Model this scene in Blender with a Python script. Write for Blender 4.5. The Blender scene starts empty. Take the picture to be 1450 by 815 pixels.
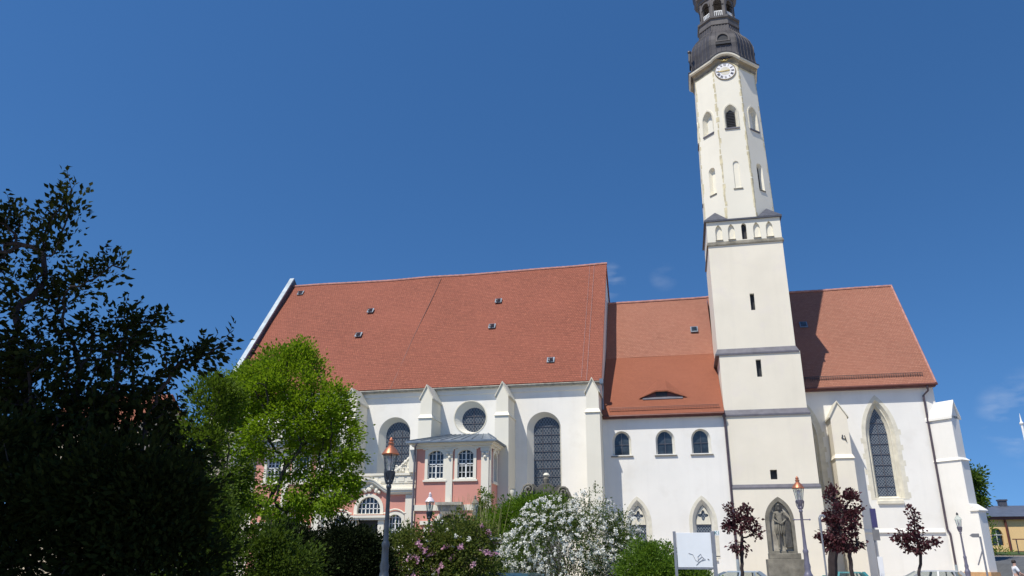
import bpy, bmesh, math, random
import numpy as np
from mathutils import Vector, Matrix
from mathutils.geometry import delaunay_2d_cdt
SC = bpy.context.scene
COL = SC.collection
R = math.radians
random.seed(7)
rng = np.random.default_rng(11)

# ------------------------------------------------------------------ camera
F_PX = 1095.0
YAW, PITCH, ROLL = R(-11.976), R(19.611), R(0.157)
CAM = Vector((0, 0, 1.6))
fw = Vector((math.sin(YAW) * math.cos(PITCH), math.cos(YAW) * math.cos(PITCH), math.sin(PITCH)))
_r0 = Vector((math.cos(YAW), -math.sin(YAW), 0))
_u0 = _r0.cross(fw)
rt = _r0 * math.cos(ROLL) + _u0 * math.sin(ROLL)
up = -_r0 * math.sin(ROLL) + _u0 * math.cos(ROLL)
cd = bpy.data.cameras.new('camera')
cam = bpy.data.objects.new('camera', cd)
COL.objects.link(cam)
m3 = Matrix((rt, up, -fw)).transposed()
cam.matrix_world = Matrix.Translation(CAM) @ m3.to_4x4()
cd.sensor_width = 36.0
cd.lens = F_PX / 1450 * 36.0
cd.clip_start = 0.1
cd.clip_end = 3000
SC.camera = cam

def at(px, py, Y):
    """real place, at the depth Y in front of the camera, of a spot measured in the photograph"""
    d = rt * ((px - 725) / F_PX) - up * ((py - 407.5) / F_PX) + fw
    return CAM + d * (Y / d.y)
def mpp(p):
    """metres per photograph pixel at a place"""
    return (Vector(p) - CAM).dot(fw) / F_PX

# ------------------------------------------------------------------ light
SUN_AZ, SUN_EL = R(30.5), R(58.5)
sdir = Vector((-math.sin(SUN_AZ) * math.cos(SUN_EL), -math.cos(SUN_AZ) * math.cos(SUN_EL), math.sin(SUN_EL)))
sl = bpy.data.lights.new('sun', 'SUN')
sl.energy = 5.0
sl.angle = R(0.53)
sl.color = (1.0, 0.945, 0.85)
so = bpy.data.objects.new('sun', sl)
COL.objects.link(so)
so.rotation_euler = sdir.to_track_quat('Z', 'Y').to_euler()
W = bpy.data.worlds.new('World')
SC.world = W
W.use_nodes = True
wn, wl = W.node_tree.nodes, W.node_tree.links
wn.clear()
sky = wn.new('ShaderNodeTexSky')
sky.sky_type = 'NISHITA'
sky.sun_disc = False
sky.sun_elevation = SUN_EL
sky.sun_rotation = math.atan2(sdir.x, sdir.y)
sky.altitude = 250
sky.air_density = 1.0
sky.dust_density = 0.1
sky.ozone_density = 6.0
bg = wn.new('ShaderNodeBackground')
bg.inputs['Strength'].default_value = 0.132
wo = wn.new('ShaderNodeOutputWorld')
# thin fair-weather wisps low over the roofs and at the right, part of the sky itself
tc = wn.new('ShaderNodeTexCoord')
mp = wn.new('ShaderNodeMapping')
mp.inputs['Scale'].default_value = (9, 9, 26)
nz = wn.new('ShaderNodeTexNoise')
nz.inputs['Scale'].default_value = 1.6
nz.inputs['Detail'].default_value = 6
rmp = wn.new('ShaderNodeValToRGB')
rmp.color_ramp.elements[0].position = 0.50
rmp.color_ramp.elements[1].position = 0.78
mixc = wn.new('ShaderNodeMixRGB')
mixc.inputs[2].default_value = (6.2, 6.6, 7.2, 1)
wl.new(tc.outputs['Generated'], mp.inputs['Vector'])
wl.new(mp.outputs['Vector'], nz.inputs['Vector'])
wl.new(nz.outputs['Fac'], rmp.inputs['Fac'])
def near_dir(p, inner, outer):
    d = (Vector(p) - CAM).normalized()
    dp = wn.new('ShaderNodeVectorMath'); dp.operation = 'DOT_PRODUCT'
    dp.inputs[1].default_value = d
    nrm = wn.new('ShaderNodeVectorMath'); nrm.operation = 'NORMALIZE'
    wl.new(tc.outputs['Generated'], nrm.inputs[0])
    wl.new(nrm.outputs[0], dp.inputs[0])
    mr = wn.new('ShaderNodeMapRange')
    mr.interpolation_type = 'SMOOTHSTEP'
    mr.inputs['From Min'].default_value = math.cos(R(outer))
    mr.inputs['From Max'].default_value = math.cos(R(inner))
    wl.new(dp.outputs['Value'], mr.inputs['Value'])
    return mr.outputs[0]
def madd(a, b, op):
    n = wn.new('ShaderNodeMath'); n.operation = op; n.use_clamp = True
    wl.new(a, n.inputs[0])
    if isinstance(b, float): n.inputs[1].default_value = b
    else: wl.new(b, n.inputs[1])
    return n.outputs[0]
c1 = near_dir(at(858, 397, 500), 0.2, 1.6)
c2 = near_dir(at(1465, 592, 500), 0.5, 3.4)
c3 = near_dir(at(940, 392, 500), 0.1, 1.2)
msk = madd(madd(c1, c2, 'ADD'), madd(c3, 0.25, 'MULTIPLY'), 'ADD')
msk = madd(msk, rmp.outputs['Color'], 'MULTIPLY')
msk = madd(msk, 0.42, 'MULTIPLY')
wl.new(msk, mixc.inputs[0])
hs = wn.new('ShaderNodeHueSaturation')
hs.inputs['Saturation'].default_value = 1.17
hs.inputs['Value'].default_value = 1.1
lift = wn.new('ShaderNodeMapping')            # clear air: the pale band at the horizon sits low
lift.inputs['Location'].default_value = (0, 0, 0.17)
wl.new(tc.outputs['Generated'], lift.inputs['Vector'])
wl.new(lift.outputs['Vector'], sky.inputs['Vector'])
wl.new(sky.outputs[0], hs.inputs['Color'])
wl.new(hs.outputs[0], mixc.inputs[1])
wl.new(mixc.outputs[0], bg.inputs['Color'])
wl.new(bg.outputs[0], wo.inputs['Surface'])
SC.view_settings.view_transform = 'Standard'
SC.view_settings.look = 'None'
SC.view_settings.exposure = -0.03
SC.view_settings.gamma = 1.0
SC.cycles.max_bounces = 6
SC.cycles.transparent_max_bounces = 12
SC.cycles.use_denoising = True

# ------------------------------------------------------------------ materials
class NT:
    def __init__(s, name):
        s.m = bpy.data.materials.new(name)
        s.m.use_nodes = True
        s.n, s.l = s.m.node_tree.nodes, s.m.node_tree.links
        s.b = s.n['Principled BSDF']
        s.o = s.n['Material Output']
    def new(s, t, **kw):
        x = s.n.new(t)
        for k, v in kw.items(): setattr(x, k, v)
        return x
    def link(s, a, b): s.l.new(a, b)
    def noise(s, scale, detail=4, vec=None, rough=0.55):
        x = s.new('ShaderNodeTexNoise')
        x.inputs['Scale'].default_value = scale
        x.inputs['Detail'].default_value = detail
        x.inputs['Roughness'].default_value = rough
        if vec: s.link(vec, x.inputs['Vector'])
        return x.outputs['Fac']
    def coord(s, which='Object', scale=None):
        x = s.new('ShaderNodeTexCoord').outputs[which]
        if scale:
            mpn = s.new('ShaderNodeMapping'); mpn.inputs['Scale'].default_value = scale
            s.link(x, mpn.inputs['Vector']); x = mpn.outputs['Vector']
        return x
    def ramp(s, fac, stops):
        x = s.new('ShaderNodeValToRGB')
        e = x.color_ramp.elements
        e[0].position, e[0].color = stops[0][0], (*stops[0][1], 1)
        e[1].position, e[1].color = stops[-1][0], (*stops[-1][1], 1)
        for p, c in stops[1:-1]:
            k = e.new(p); k.color = (*c, 1)
        s.link(fac, x.inputs['Fac'])
        return x.outputs['Color']
    def mix(s, fac, a, b, mode='MIX'):
        x = s.new('ShaderNodeMixRGB', blend_type=mode)
        for i, v in ((0, fac), (1, a), (2, b)):
            if isinstance(v, (int, float)): x.inputs[i].default_value = v
            elif isinstance(v, tuple): x.inputs[i].default_value = (*v, 1)
            else: s.link(v, x.inputs[i])
        return x.outputs[0]
    def math(s, op, a, b=None, c=None):
        x = s.new('ShaderNodeMath', operation=op)
        for i, v in enumerate((a, b, c)):
            if v is None: continue
            if isinstance(v, (int, float)): x.inputs[i].default_value = v
            else: s.link(v, x.inputs[i])
        return x.outputs[0]
    def bump(s, h, strength, dist=0.02):
        x = s.new('ShaderNodeBump')
        x.inputs['Strength'].default_value = strength
        x.inputs['Distance'].default_value = dist
        s.link(h, x.inputs['Height'])
        s.link(x.outputs[0], s.b.inputs['Normal'])
    def col(s, c):
        if isinstance(c, tuple): s.b.inputs['Base Color'].default_value = (*c, 1)
        else: s.link(c, s.b.inputs['Base Color'])
    def rough(s, v): s.b.inputs['Roughness'].default_value = v

def plaster(name, c, var=0.06, streak=0.05, patch=None):
    t = NT(name)
    oc = t.coord('Object')
    big = t.noise(0.35, 5, oc)
    st = t.noise(1.0, 4, t.coord('Object', (2.2, 2.2, 0.16)))
    fine = t.noise(9, 5, oc)
    lo = tuple(x * (1 - var) for x in c); hi = tuple(min(0.92, x * (1 + var * 0.5)) for x in c)
    base = t.ramp(big, [(0.3, lo), (0.65, hi)])
    base = t.mix(t.math('MULTIPLY', t.ramp(st, [(0.52, (0, 0, 0)), (0.75, (1, 1, 1))]), streak * 2), base, tuple(x * 0.72 for x in c))
    if patch:
        pn = t.noise(0.55, 3, oc)
        base = t.mix(t.ramp(pn, [(0.55, (0, 0, 0)), (0.68, (0.55, 0.55, 0.55))]), base, patch)
    base = t.mix(t.math('MULTIPLY', fine, 0.10), base, tuple(x * 0.82 for x in c))
    t.col(base); t.rough(0.9)
    t.bump(t.noise(30, 4, oc), 0.25, 0.01)
    return t.m

def flat(name, c, rough=0.6, metal=0.0, var=0.12, scale=3.0, bump=0.0):
    t = NT(name)
    oc = t.coord('Object')
    n = t.noise(scale, 5, oc)
    t.col(t.ramp(n, [(0.3, tuple(x * (1 - var) for x in c)), (0.7, tuple(min(0.95, x * (1 + var)) for x in c))]))
    t.rough(rough); t.b.inputs['Metallic'].default_value = metal
    if bump: t.bump(t.noise(scale * 8, 4, oc), bump, 0.02)
    return t.m

def tiles(name, c1, c2, dark, row=0.17, wide=0.19, contrast=1.0, moss=0.0):
    t = NT(name)
    uv = t.coord('UV')
    br = t.new('ShaderNodeTexBrick')
    br.offset = 0.5
    br.inputs['Color1'].default_value = (*c1, 1)
    br.inputs['Color2'].default_value = (*c2, 1)
    br.inputs['Mortar'].default_value = (*dark, 1)
    br.inputs['Scale'].default_value = 1.0
    br.inputs['Mortar Size'].default_value = 0.012
    br.inputs['Mortar Smooth'].default_value = 0.4
    br.inputs['Bias'].default_value = -0.1
    br.inputs['Brick Width'].default_value = wide
    br.inputs['Row Height'].default_value = row
    t.link(uv, br.inputs['Vector'])
    c = br.outputs['Color']
    # courses vary: long horizontal streaks and wider weathered fields
    sv = t.new('ShaderNodeMapping'); sv.inputs['Scale'].default_value = (0.35, 4.2, 1)
    t.link(uv, sv.inputs['Vector'])
    streak = t.noise(1.6, 5, sv.outputs[0], 0.7)
    c = t.mix(t.math('MULTIPLY', t.ramp(streak, [(0.46, (0, 0, 0)), (0.64, (1, 1, 1))]), 0.62 * contrast), c, tuple(x * 0.55 for x in c1))
    spots = t.noise(2.6, 6, uv, 0.75)
    c = t.mix(t.math('MULTIPLY', t.ramp(spots, [(0.52, (0, 0, 0)), (0.68, (1, 1, 1))]), 0.55 * contrast), c, tuple(x * 0.55 for x in c2))
    big = t.noise(0.16, 4, uv)
    c = t.mix(t.math('MULTIPLY', t.ramp(big, [(0.4, (0, 0, 0)), (0.66, (1, 1, 1))]), 0.35), c, tuple(min(1, x * 1.25 + 0.01) for x in c2))
    light = t.noise(5.0, 4, uv, 0.6)
    c = t.mix(t.math('MULTIPLY', t.ramp(light, [(0.56, (0, 0, 0)), (0.70, (1, 1, 1))]), 0.55 * contrast), c, tuple(min(1, x * 1.55 + 0.03) for x in c1))
    t.col(c); t.rough(0.85)
    # each course steps up at its lower edge
    sx = t.new('ShaderNodeSeparateXYZ'); t.link(uv, sx.inputs[0])
    saw = t.math('FRACT', t.math('DIVIDE', sx.outputs['Y'], row))
    h = t.math('ADD', t.math('MULTIPLY', t.math('SUBTRACT', 1.0, saw), 0.8), t.math('MULTIPLY', br.outputs['Fac'], -0.5))
    h = t.math('ADD', h, t.math('MULTIPLY', spots, 0.8))
    t.bump(h, 0.8, 0.03)
    return t.m

def leaded(name, glass, lead, w=0.34, h=0.46, lw=0.07, hexy=False):
    """dark old glass under a diamond net of cames; UV in metres"""
    t = NT(name)
    uv = t.coord('UV')
    sx = t.new('ShaderNodeSeparateXYZ'); t.link(uv, sx.inputs[0])
    a = t.math('ADD', t.math('DIVIDE', sx.outputs['X'], w), t.math('DIVIDE', sx.outputs['Y'], h))
    b = t.math('SUBTRACT', t.math('DIVIDE', sx.outputs['X'], w), t.math('DIVIDE', sx.outputs['Y'], h))
    la = t.math('LESS_THAN', t.math('ABSOLUTE', t.math('SUBTRACT', t.math('FRACT', a), 0.5)), lw)
    lb = t.math('LESS_THAN', t.math('ABSOLUTE', t.math('SUBTRACT', t.math('FRACT', b), 0.5)), lw)
    net = t.math('MAXIMUM', la, lb)
    ia = t.math('FLOOR', t.math('ADD', a, 0.5)); ib = t.math('FLOOR', t.math('ADD', b, 0.5))
    cb = t.new('ShaderNodeCombineXYZ'); t.link(ia, cb.inputs[0]); t.link(ib, cb.inputs[1])
    wn_ = t.new('ShaderNodeTexWhiteNoise'); t.link(cb.outputs[0], wn_.inputs['Vector'])
    cell = wn_.outputs['Value']
    g = t.mix(t.math('MULTIPLY', cell, 0.6), tuple(x * 0.75 for x in glass), tuple(min(1, x * 1.7) for x in glass))
    t.col(t.mix(net, g, lead))
    t.link(t.math('ADD', t.math('MULTIPLY', net, 0.45), 0.12), t.b.inputs['Roughness'])
    t.b.inputs['Specular IOR Level'].default_value = 0.55
    t.bump(t.math('ADD', t.math('MULTIPLY', cell, 0.6), net), 0.25, 0.02)
    return t.m

def leafmat(name, dark, light, trans=0.35, rough=0.55, spec=0.3):
    t = NT(name)
    g = t.new('ShaderNodeNewGeometry')
    rp = g.outputs['Random Per Island']
    c = t.ramp(rp, [(0.0, dark), (1.0, light)])
    t.col(c); t.rough(rough)
    t.b.inputs['Specular IOR Level'].default_value = spec
    tr = t.new('ShaderNodeBsdfTranslucent')
    t.link(t.mix(0.5, c, tuple(min(1, x * 1.25) for x in light)), tr.inputs['Color'])
    ms = t.new('ShaderNodeMixShader'); ms.inputs[0].default_value = trans
    t.link(t.b.outputs[0], ms.inputs[1]); t.link(tr.outputs[0], ms.inputs[2])
    t.link(ms.outputs[0], t.o.inputs['Surface'])
    return t.m

def glassmat(name, c=(0.02, 0.03, 0.04), rough=0.08, clear=0.0):
    t = NT(name)
    n = t.noise(1.7, 3, t.coord('Object'))
    t.col(t.ramp(n, [(0.35, tuple(x * 0.6 for x in c)), (0.7, tuple(x * 1.6 for x in c))])); t.rough(rough)
    t.b.inputs['Specular IOR Level'].default_value = 0.6
    if clear:
        tr = t.new('ShaderNodeBsdfTransparent'); tr.inputs['Color'].default_value = (0.93, 0.97, 0.96, 1)
        ms = t.new('ShaderNodeMixShader'); ms.inputs[0].default_value = clear
        t.link(t.b.outputs[0], ms.inputs[1]); t.link(tr.outputs[0], ms.inputs[2])
        t.link(ms.outputs[0], t.o.inputs['Surface'])
    return t.m

M = {}
M['white'] = plaster('white_lime_plaster', (0.86, 0.835, 0.77), 0.06, 0.08, (0.77, 0.735, 0.66))
M['warm'] = plaster('warm_tower_plaster', (0.83, 0.765, 0.625), 0.06, 0.07, (0.78, 0.71, 0.62))
M['octa'] = plaster('pale_octagon_plaster', (0.82, 0.775, 0.645), 0.05, 0.05)
M['stone'] = flat('pale_sandstone_dressing', (0.70, 0.66, 0.54), 0.9, 0, 0.12, 2.5, 0.25)
M['ochre'] = flat('ochre_sandstone', (0.62, 0.55, 0.36), 0.9, 0, 0.3, 2.2, 0.3)
M['brown_stone'] = flat('brown_sandstone', (0.30, 0.25, 0.165), 0.9, 0, 0.3, 2.0, 0.3)
M['reveal'] = plaster('window_reveal_plaster', (0.74, 0.72, 0.64), 0.06, 0.05)
M['pink'] = plaster('salmon_pink_plaster', (0.66, 0.30, 0.235), 0.06, 0.05)
M['cream'] = plaster('cream_stucco', (0.80, 0.755, 0.635), 0.06, 0.05)
M['nave_roof'] = tiles('weathered_red_tiles', (0.292, 0.087, 0.046), (0.252, 0.069, 0.037), (0.12, 0.04, 0.027), 0.22, 0.2, 1.0)
M['choir_roof'] = tiles('pale_red_tiles', (0.345, 0.148, 0.092), (0.305, 0.118, 0.071), (0.20, 0.08, 0.058), 0.17, 0.19, 0.5)
M['new_roof'] = tiles('bright_orange_red_tiles', (0.29, 0.094, 0.046), (0.262, 0.082, 0.041), (0.22, 0.07, 0.035), 0.16, 0.18, 0.3)
M['ridge_tile'] = flat('clay_ridge_tile', (0.42, 0.21, 0.17), 0.85, 0, 0.25, 3)
M['slate'] = flat('dark_slate', (0.07, 0.075, 0.095), 0.55, 0, 0.25, 4, 0.2)
M['flashing'] = flat('lead_grey_flashing', (0.13, 0.125, 0.145), 0.55, 0, 0.2, 2, 0.1)
M['zinc'] = flat('zinc_sheet', (0.20, 0.24, 0.285), 0.42, 0.4, 0.2, 2, 0.05)
M['zinc_light'] = flat('pale_zinc_coping', (0.33, 0.385, 0.42), 0.5, 0.2, 0.2, 1.5)
M['dome'] = flat('weathered_dark_copper', (0.062, 0.058, 0.062), 0.5, 0.2, 0.3, 1.2, 0.1)
M['lantern'] = flat('grey_brown_painted_wood', (0.115, 0.105, 0.10), 0.6, 0, 0.25, 2, 0.15)
M['black'] = flat('black_void_louvre', (0.02, 0.022, 0.027), 0.6, 0, 0.3, 3)
M['louvre'] = flat('dark_louvre_wood', (0.035, 0.04, 0.045), 0.6, 0, 0.3, 3)
M['lead_glass'] = leaded('leaded_glass', (0.045, 0.053, 0.063), (0.14, 0.152, 0.168), 0.23, 0.33, 0.10)
M['hex_glass'] = leaded('fine_leaded_glass', (0.05, 0.06, 0.075), (0.22, 0.24, 0.26), 0.19, 0.22, 0.09)
M['dark_glass'] = glassmat('dark_window_glass', (0.035, 0.045, 0.055), 0.12)
M['room_glass'] = glassmat('house_window_glass', (0.02, 0.026, 0.035), 0.07)
M['wood_white'] = flat('white_painted_wood', (0.80, 0.80, 0.78), 0.5, 0, 0.05, 4)
M['iron'] = flat('dark_iron', (0.05, 0.05, 0.055), 0.5, 0.3, 0.2, 5)
M['pipe'] = flat('dark_downpipe', (0.085, 0.065, 0.08), 0.5, 0.2, 0.2, 3)
M['gutter_red'] = flat('red_brown_gutter', (0.13, 0.04, 0.03), 0.5, 0.1, 0.2, 3)
M['pole'] = flat('blue_grey_cast_iron', (0.05, 0.066, 0.09), 0.42, 0.25, 0.25, 6, 0.1)
M['pole_pale'] = flat('violet_grey_cast_iron', (0.19, 0.18, 0.235), 0.4, 0.25, 0.2, 6, 0.1)
M['copper'] = flat('polished_copper_sheet', (0.52, 0.20, 0.11), 0.38, 0.6, 0.2, 6)
M['cap_white'] = flat('pale_shine_cap', (0.82, 0.72, 0.74), 0.35, 0.1, 0.06, 5)  # white shine of the metal cap put into the colour; burner shares it
M['lampglass'] = glassmat('lantern_glass', (0.55, 0.6, 0.58), 0.06, 0.78)
M['old_stone'] = flat('weathered_grey_sandstone', (0.205, 0.188, 0.15), 0.92, 0, 0.4, 2.2, 0.5)
M['pale_stone'] = flat('pale_carved_stone', (0.40, 0.37, 0.31), 0.92, 0, 0.35, 3.0, 0.5)
M['dark_stone'] = flat('blackened_sandstone', (0.10, 0.095, 0.085), 0.9, 0, 0.4, 3.0, 0.5)
M['gold'] = flat('gilded_metal', (0.75, 0.55, 0.20), 0.35, 0.5, 0.1, 4)
M['clockface'] = flat('white_clock_face', (0.82, 0.81, 0.80), 0.6, 0, 0.04, 4)
M['clocknum'] = flat('black_clock_numerals', (0.03, 0.025, 0.05), 0.6, 0, 0.1, 4)
M['bark'] = flat('grey_brown_bark', (0.075, 0.06, 0.048), 0.9, 0, 0.35, 6, 0.6)
M['bark_maple'] = flat('dark_wet_bark', (0.035, 0.03, 0.026), 0.9, 0, 0.3, 6, 0.5)
M['bark_dark'] = flat('dark_plum_bark', (0.035, 0.026, 0.028), 0.9, 0, 0.35, 6, 0.6)
M['board'] = flat('white_sign_board', (0.80, 0.83, 0.87), 0.35, 0, 0.03, 3)
M['grey_metal'] = flat('grey_galvanised_steel', (0.30, 0.31, 0.34), 0.45, 0.5, 0.15, 5)
M['blue_panel'] = flat('dark_violet_blue_panel', (0.06, 0.055, 0.15), 0.4, 0, 0.1, 5)
M['grey_panel'] = flat('grey_back_of_sign', (0.22, 0.22, 0.225), 0.5, 0.2, 0.1, 5)
M['teal'] = flat('teal_lettering', (0.05, 0.25, 0.24), 0.5, 0, 0.1, 5)
M['ink'] = flat('dark_spray_paint', (0.28, 0.28, 0.31), 0.6, 0, 0.2, 5)
M['yellow'] = plaster('yellow_ochre_plaster', (0.84, 0.58, 0.28), 0.08, 0.06)
M['far_wall'] = plaster('beige_house_plaster', (0.55, 0.47, 0.34), 0.08, 0.06)
M['slate_roof'] = flat('blue_grey_slate_roof', (0.10, 0.115, 0.15), 0.5, 0, 0.2, 1.5, 0.2)
M['asphalt'] = flat('asphalt', (0.10, 0.105, 0.112), 0.9, 0, 0.2, 1.3, 0.3)
M['paving'] = flat('granite_paving', (0.42, 0.36, 0.285), 0.9, 0, 0.2, 1.8, 0.3)
M['kerb'] = flat('granite_kerb', (0.36, 0.35, 0.33), 0.9, 0, 0.2, 2.5, 0.3)
M['lawn'] = flat('short_grass_ground', (0.05, 0.085, 0.022), 0.95, 0, 0.35, 2.0, 0.5)
M['orange_stone'] = flat('orange_sandstone_plinth', (0.55, 0.33, 0.16), 0.9, 0, 0.2, 3, 0.3)
L_ = leafmat
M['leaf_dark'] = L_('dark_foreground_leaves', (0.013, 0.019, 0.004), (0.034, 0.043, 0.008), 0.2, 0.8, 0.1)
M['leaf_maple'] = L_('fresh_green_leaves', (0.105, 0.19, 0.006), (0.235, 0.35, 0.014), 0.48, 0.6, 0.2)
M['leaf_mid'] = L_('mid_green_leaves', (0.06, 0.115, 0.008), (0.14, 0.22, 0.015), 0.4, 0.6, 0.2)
M['leaf_shade2'] = L_('half_shaded_green_leaves', (0.045, 0.085, 0.006), (0.12, 0.185, 0.012), 0.4, 0.6, 0.2)  # half shade of the slender tree put into the leaf colour
M['leaf_shade'] = L_('shaded_green_leaves', (0.028, 0.055, 0.006), (0.085, 0.135, 0.012), 0.35, 0.6, 0.2)  # darker copy of the mid green, with shade put into the colour
M['leaf_yew'] = L_('shade_dark_yew_needles', (0.006, 0.011, 0.004), (0.018, 0.028, 0.007), 0.1, 0.85, 0.1)  # near-black tone stands in for the shade on the hedge
M['leaf_shrub'] = L_('bright_shrub_leaves', (0.065, 0.135, 0.008), (0.15, 0.25, 0.016), 0.42, 0.6, 0.2)
M['leaf_low'] = L_('lime_green_leaves', (0.065, 0.135, 0.010), (0.15, 0.25, 0.022), 0.4)
M['leaf_lilac'] = L_('olive_leaves', (0.055, 0.095, 0.014), (0.16, 0.19, 0.038), 0.4, 0.6, 0.2)
M['leaf_purple'] = L_('copper_purple_leaves', (0.03, 0.008, 0.012), (0.11, 0.034, 0.042), 0.3, 0.5)
M['leaf_grey'] = L_('fresh_bush_leaves', (0.045, 0.075, 0.014), (0.11, 0.16, 0.03), 0.35, 0.6, 0.2)
M['petal_white'] = L_('white_blossom', (0.74, 0.74, 0.66), (0.90, 0.90, 0.86), 0.3, 0.7)
M['petal_pink'] = L_('pink_blossom', (0.42, 0.16, 0.34), (0.74, 0.50, 0.58), 0.35, 0.7)
M['leaf_far'] = L_('far_tree_leaves', (0.05, 0.10, 0.012), (0.12, 0.19, 0.02), 0.4)
M['stalk'] = flat('dry_grass_stalks', (0.30, 0.27, 0.12), 0.9, 0, 0.3, 6)
def paint(name, c): 
    t = NT(name); t.col(t.ramp(t.noise(3, 3, t.coord('Object')), [(0.3, tuple(x*0.95 for x in c)), (0.7, c)])); t.rough(0.28); t.b.inputs['Coat Weight'].default_value = 0.6; return t.m
M['car_silver'] = paint('silver_car_paint', (0.42, 0.43, 0.43))
M['car_blue'] = paint('pale_blue_car_paint', (0.24, 0.30, 0.37))
M['car_teal'] = paint('teal_car_paint', (0.05, 0.22, 0.23))
M['car_dark'] = paint('dark_blue_green_car_paint', (0.03, 0.07, 0.085))
M['carglass'] = glassmat('car_window_glass', (0.05, 0.07, 0.07), 0.04, 0.72)
M['cardark'] = glassmat('tinted_car_glass', (0.015, 0.02, 0.03), 0.04)
M['rubber'] = flat('black_rubber', (0.02, 0.02, 0.02), 0.8, 0, 0.1, 5)
M['chrome'] = flat('silver_alloy', (0.55, 0.55, 0.56), 0.3, 0.8, 0.05, 5)
M['redlamp'] = flat('red_lamp_plastic', (0.4, 0.02, 0.02), 0.25, 0, 0.05, 5)
M['skin'] = flat('skin', (0.52, 0.32, 0.24), 0.6, 0, 0.06, 8)
M['shirt'] = flat('white_cotton_shirt', (0.75, 0.76, 0.78), 0.85, 0, 0.06, 9)
M['jeans'] = flat('blue_denim', (0.05, 0.08, 0.17), 0.9, 0, 0.15, 9)
M['hair'] = flat('dark_hair', (0.03, 0.022, 0.018), 0.7, 0, 0.2, 20)
M['bike_red'] = paint('dark_red_bicycle_paint', (0.30, 0.03, 0.04))

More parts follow.
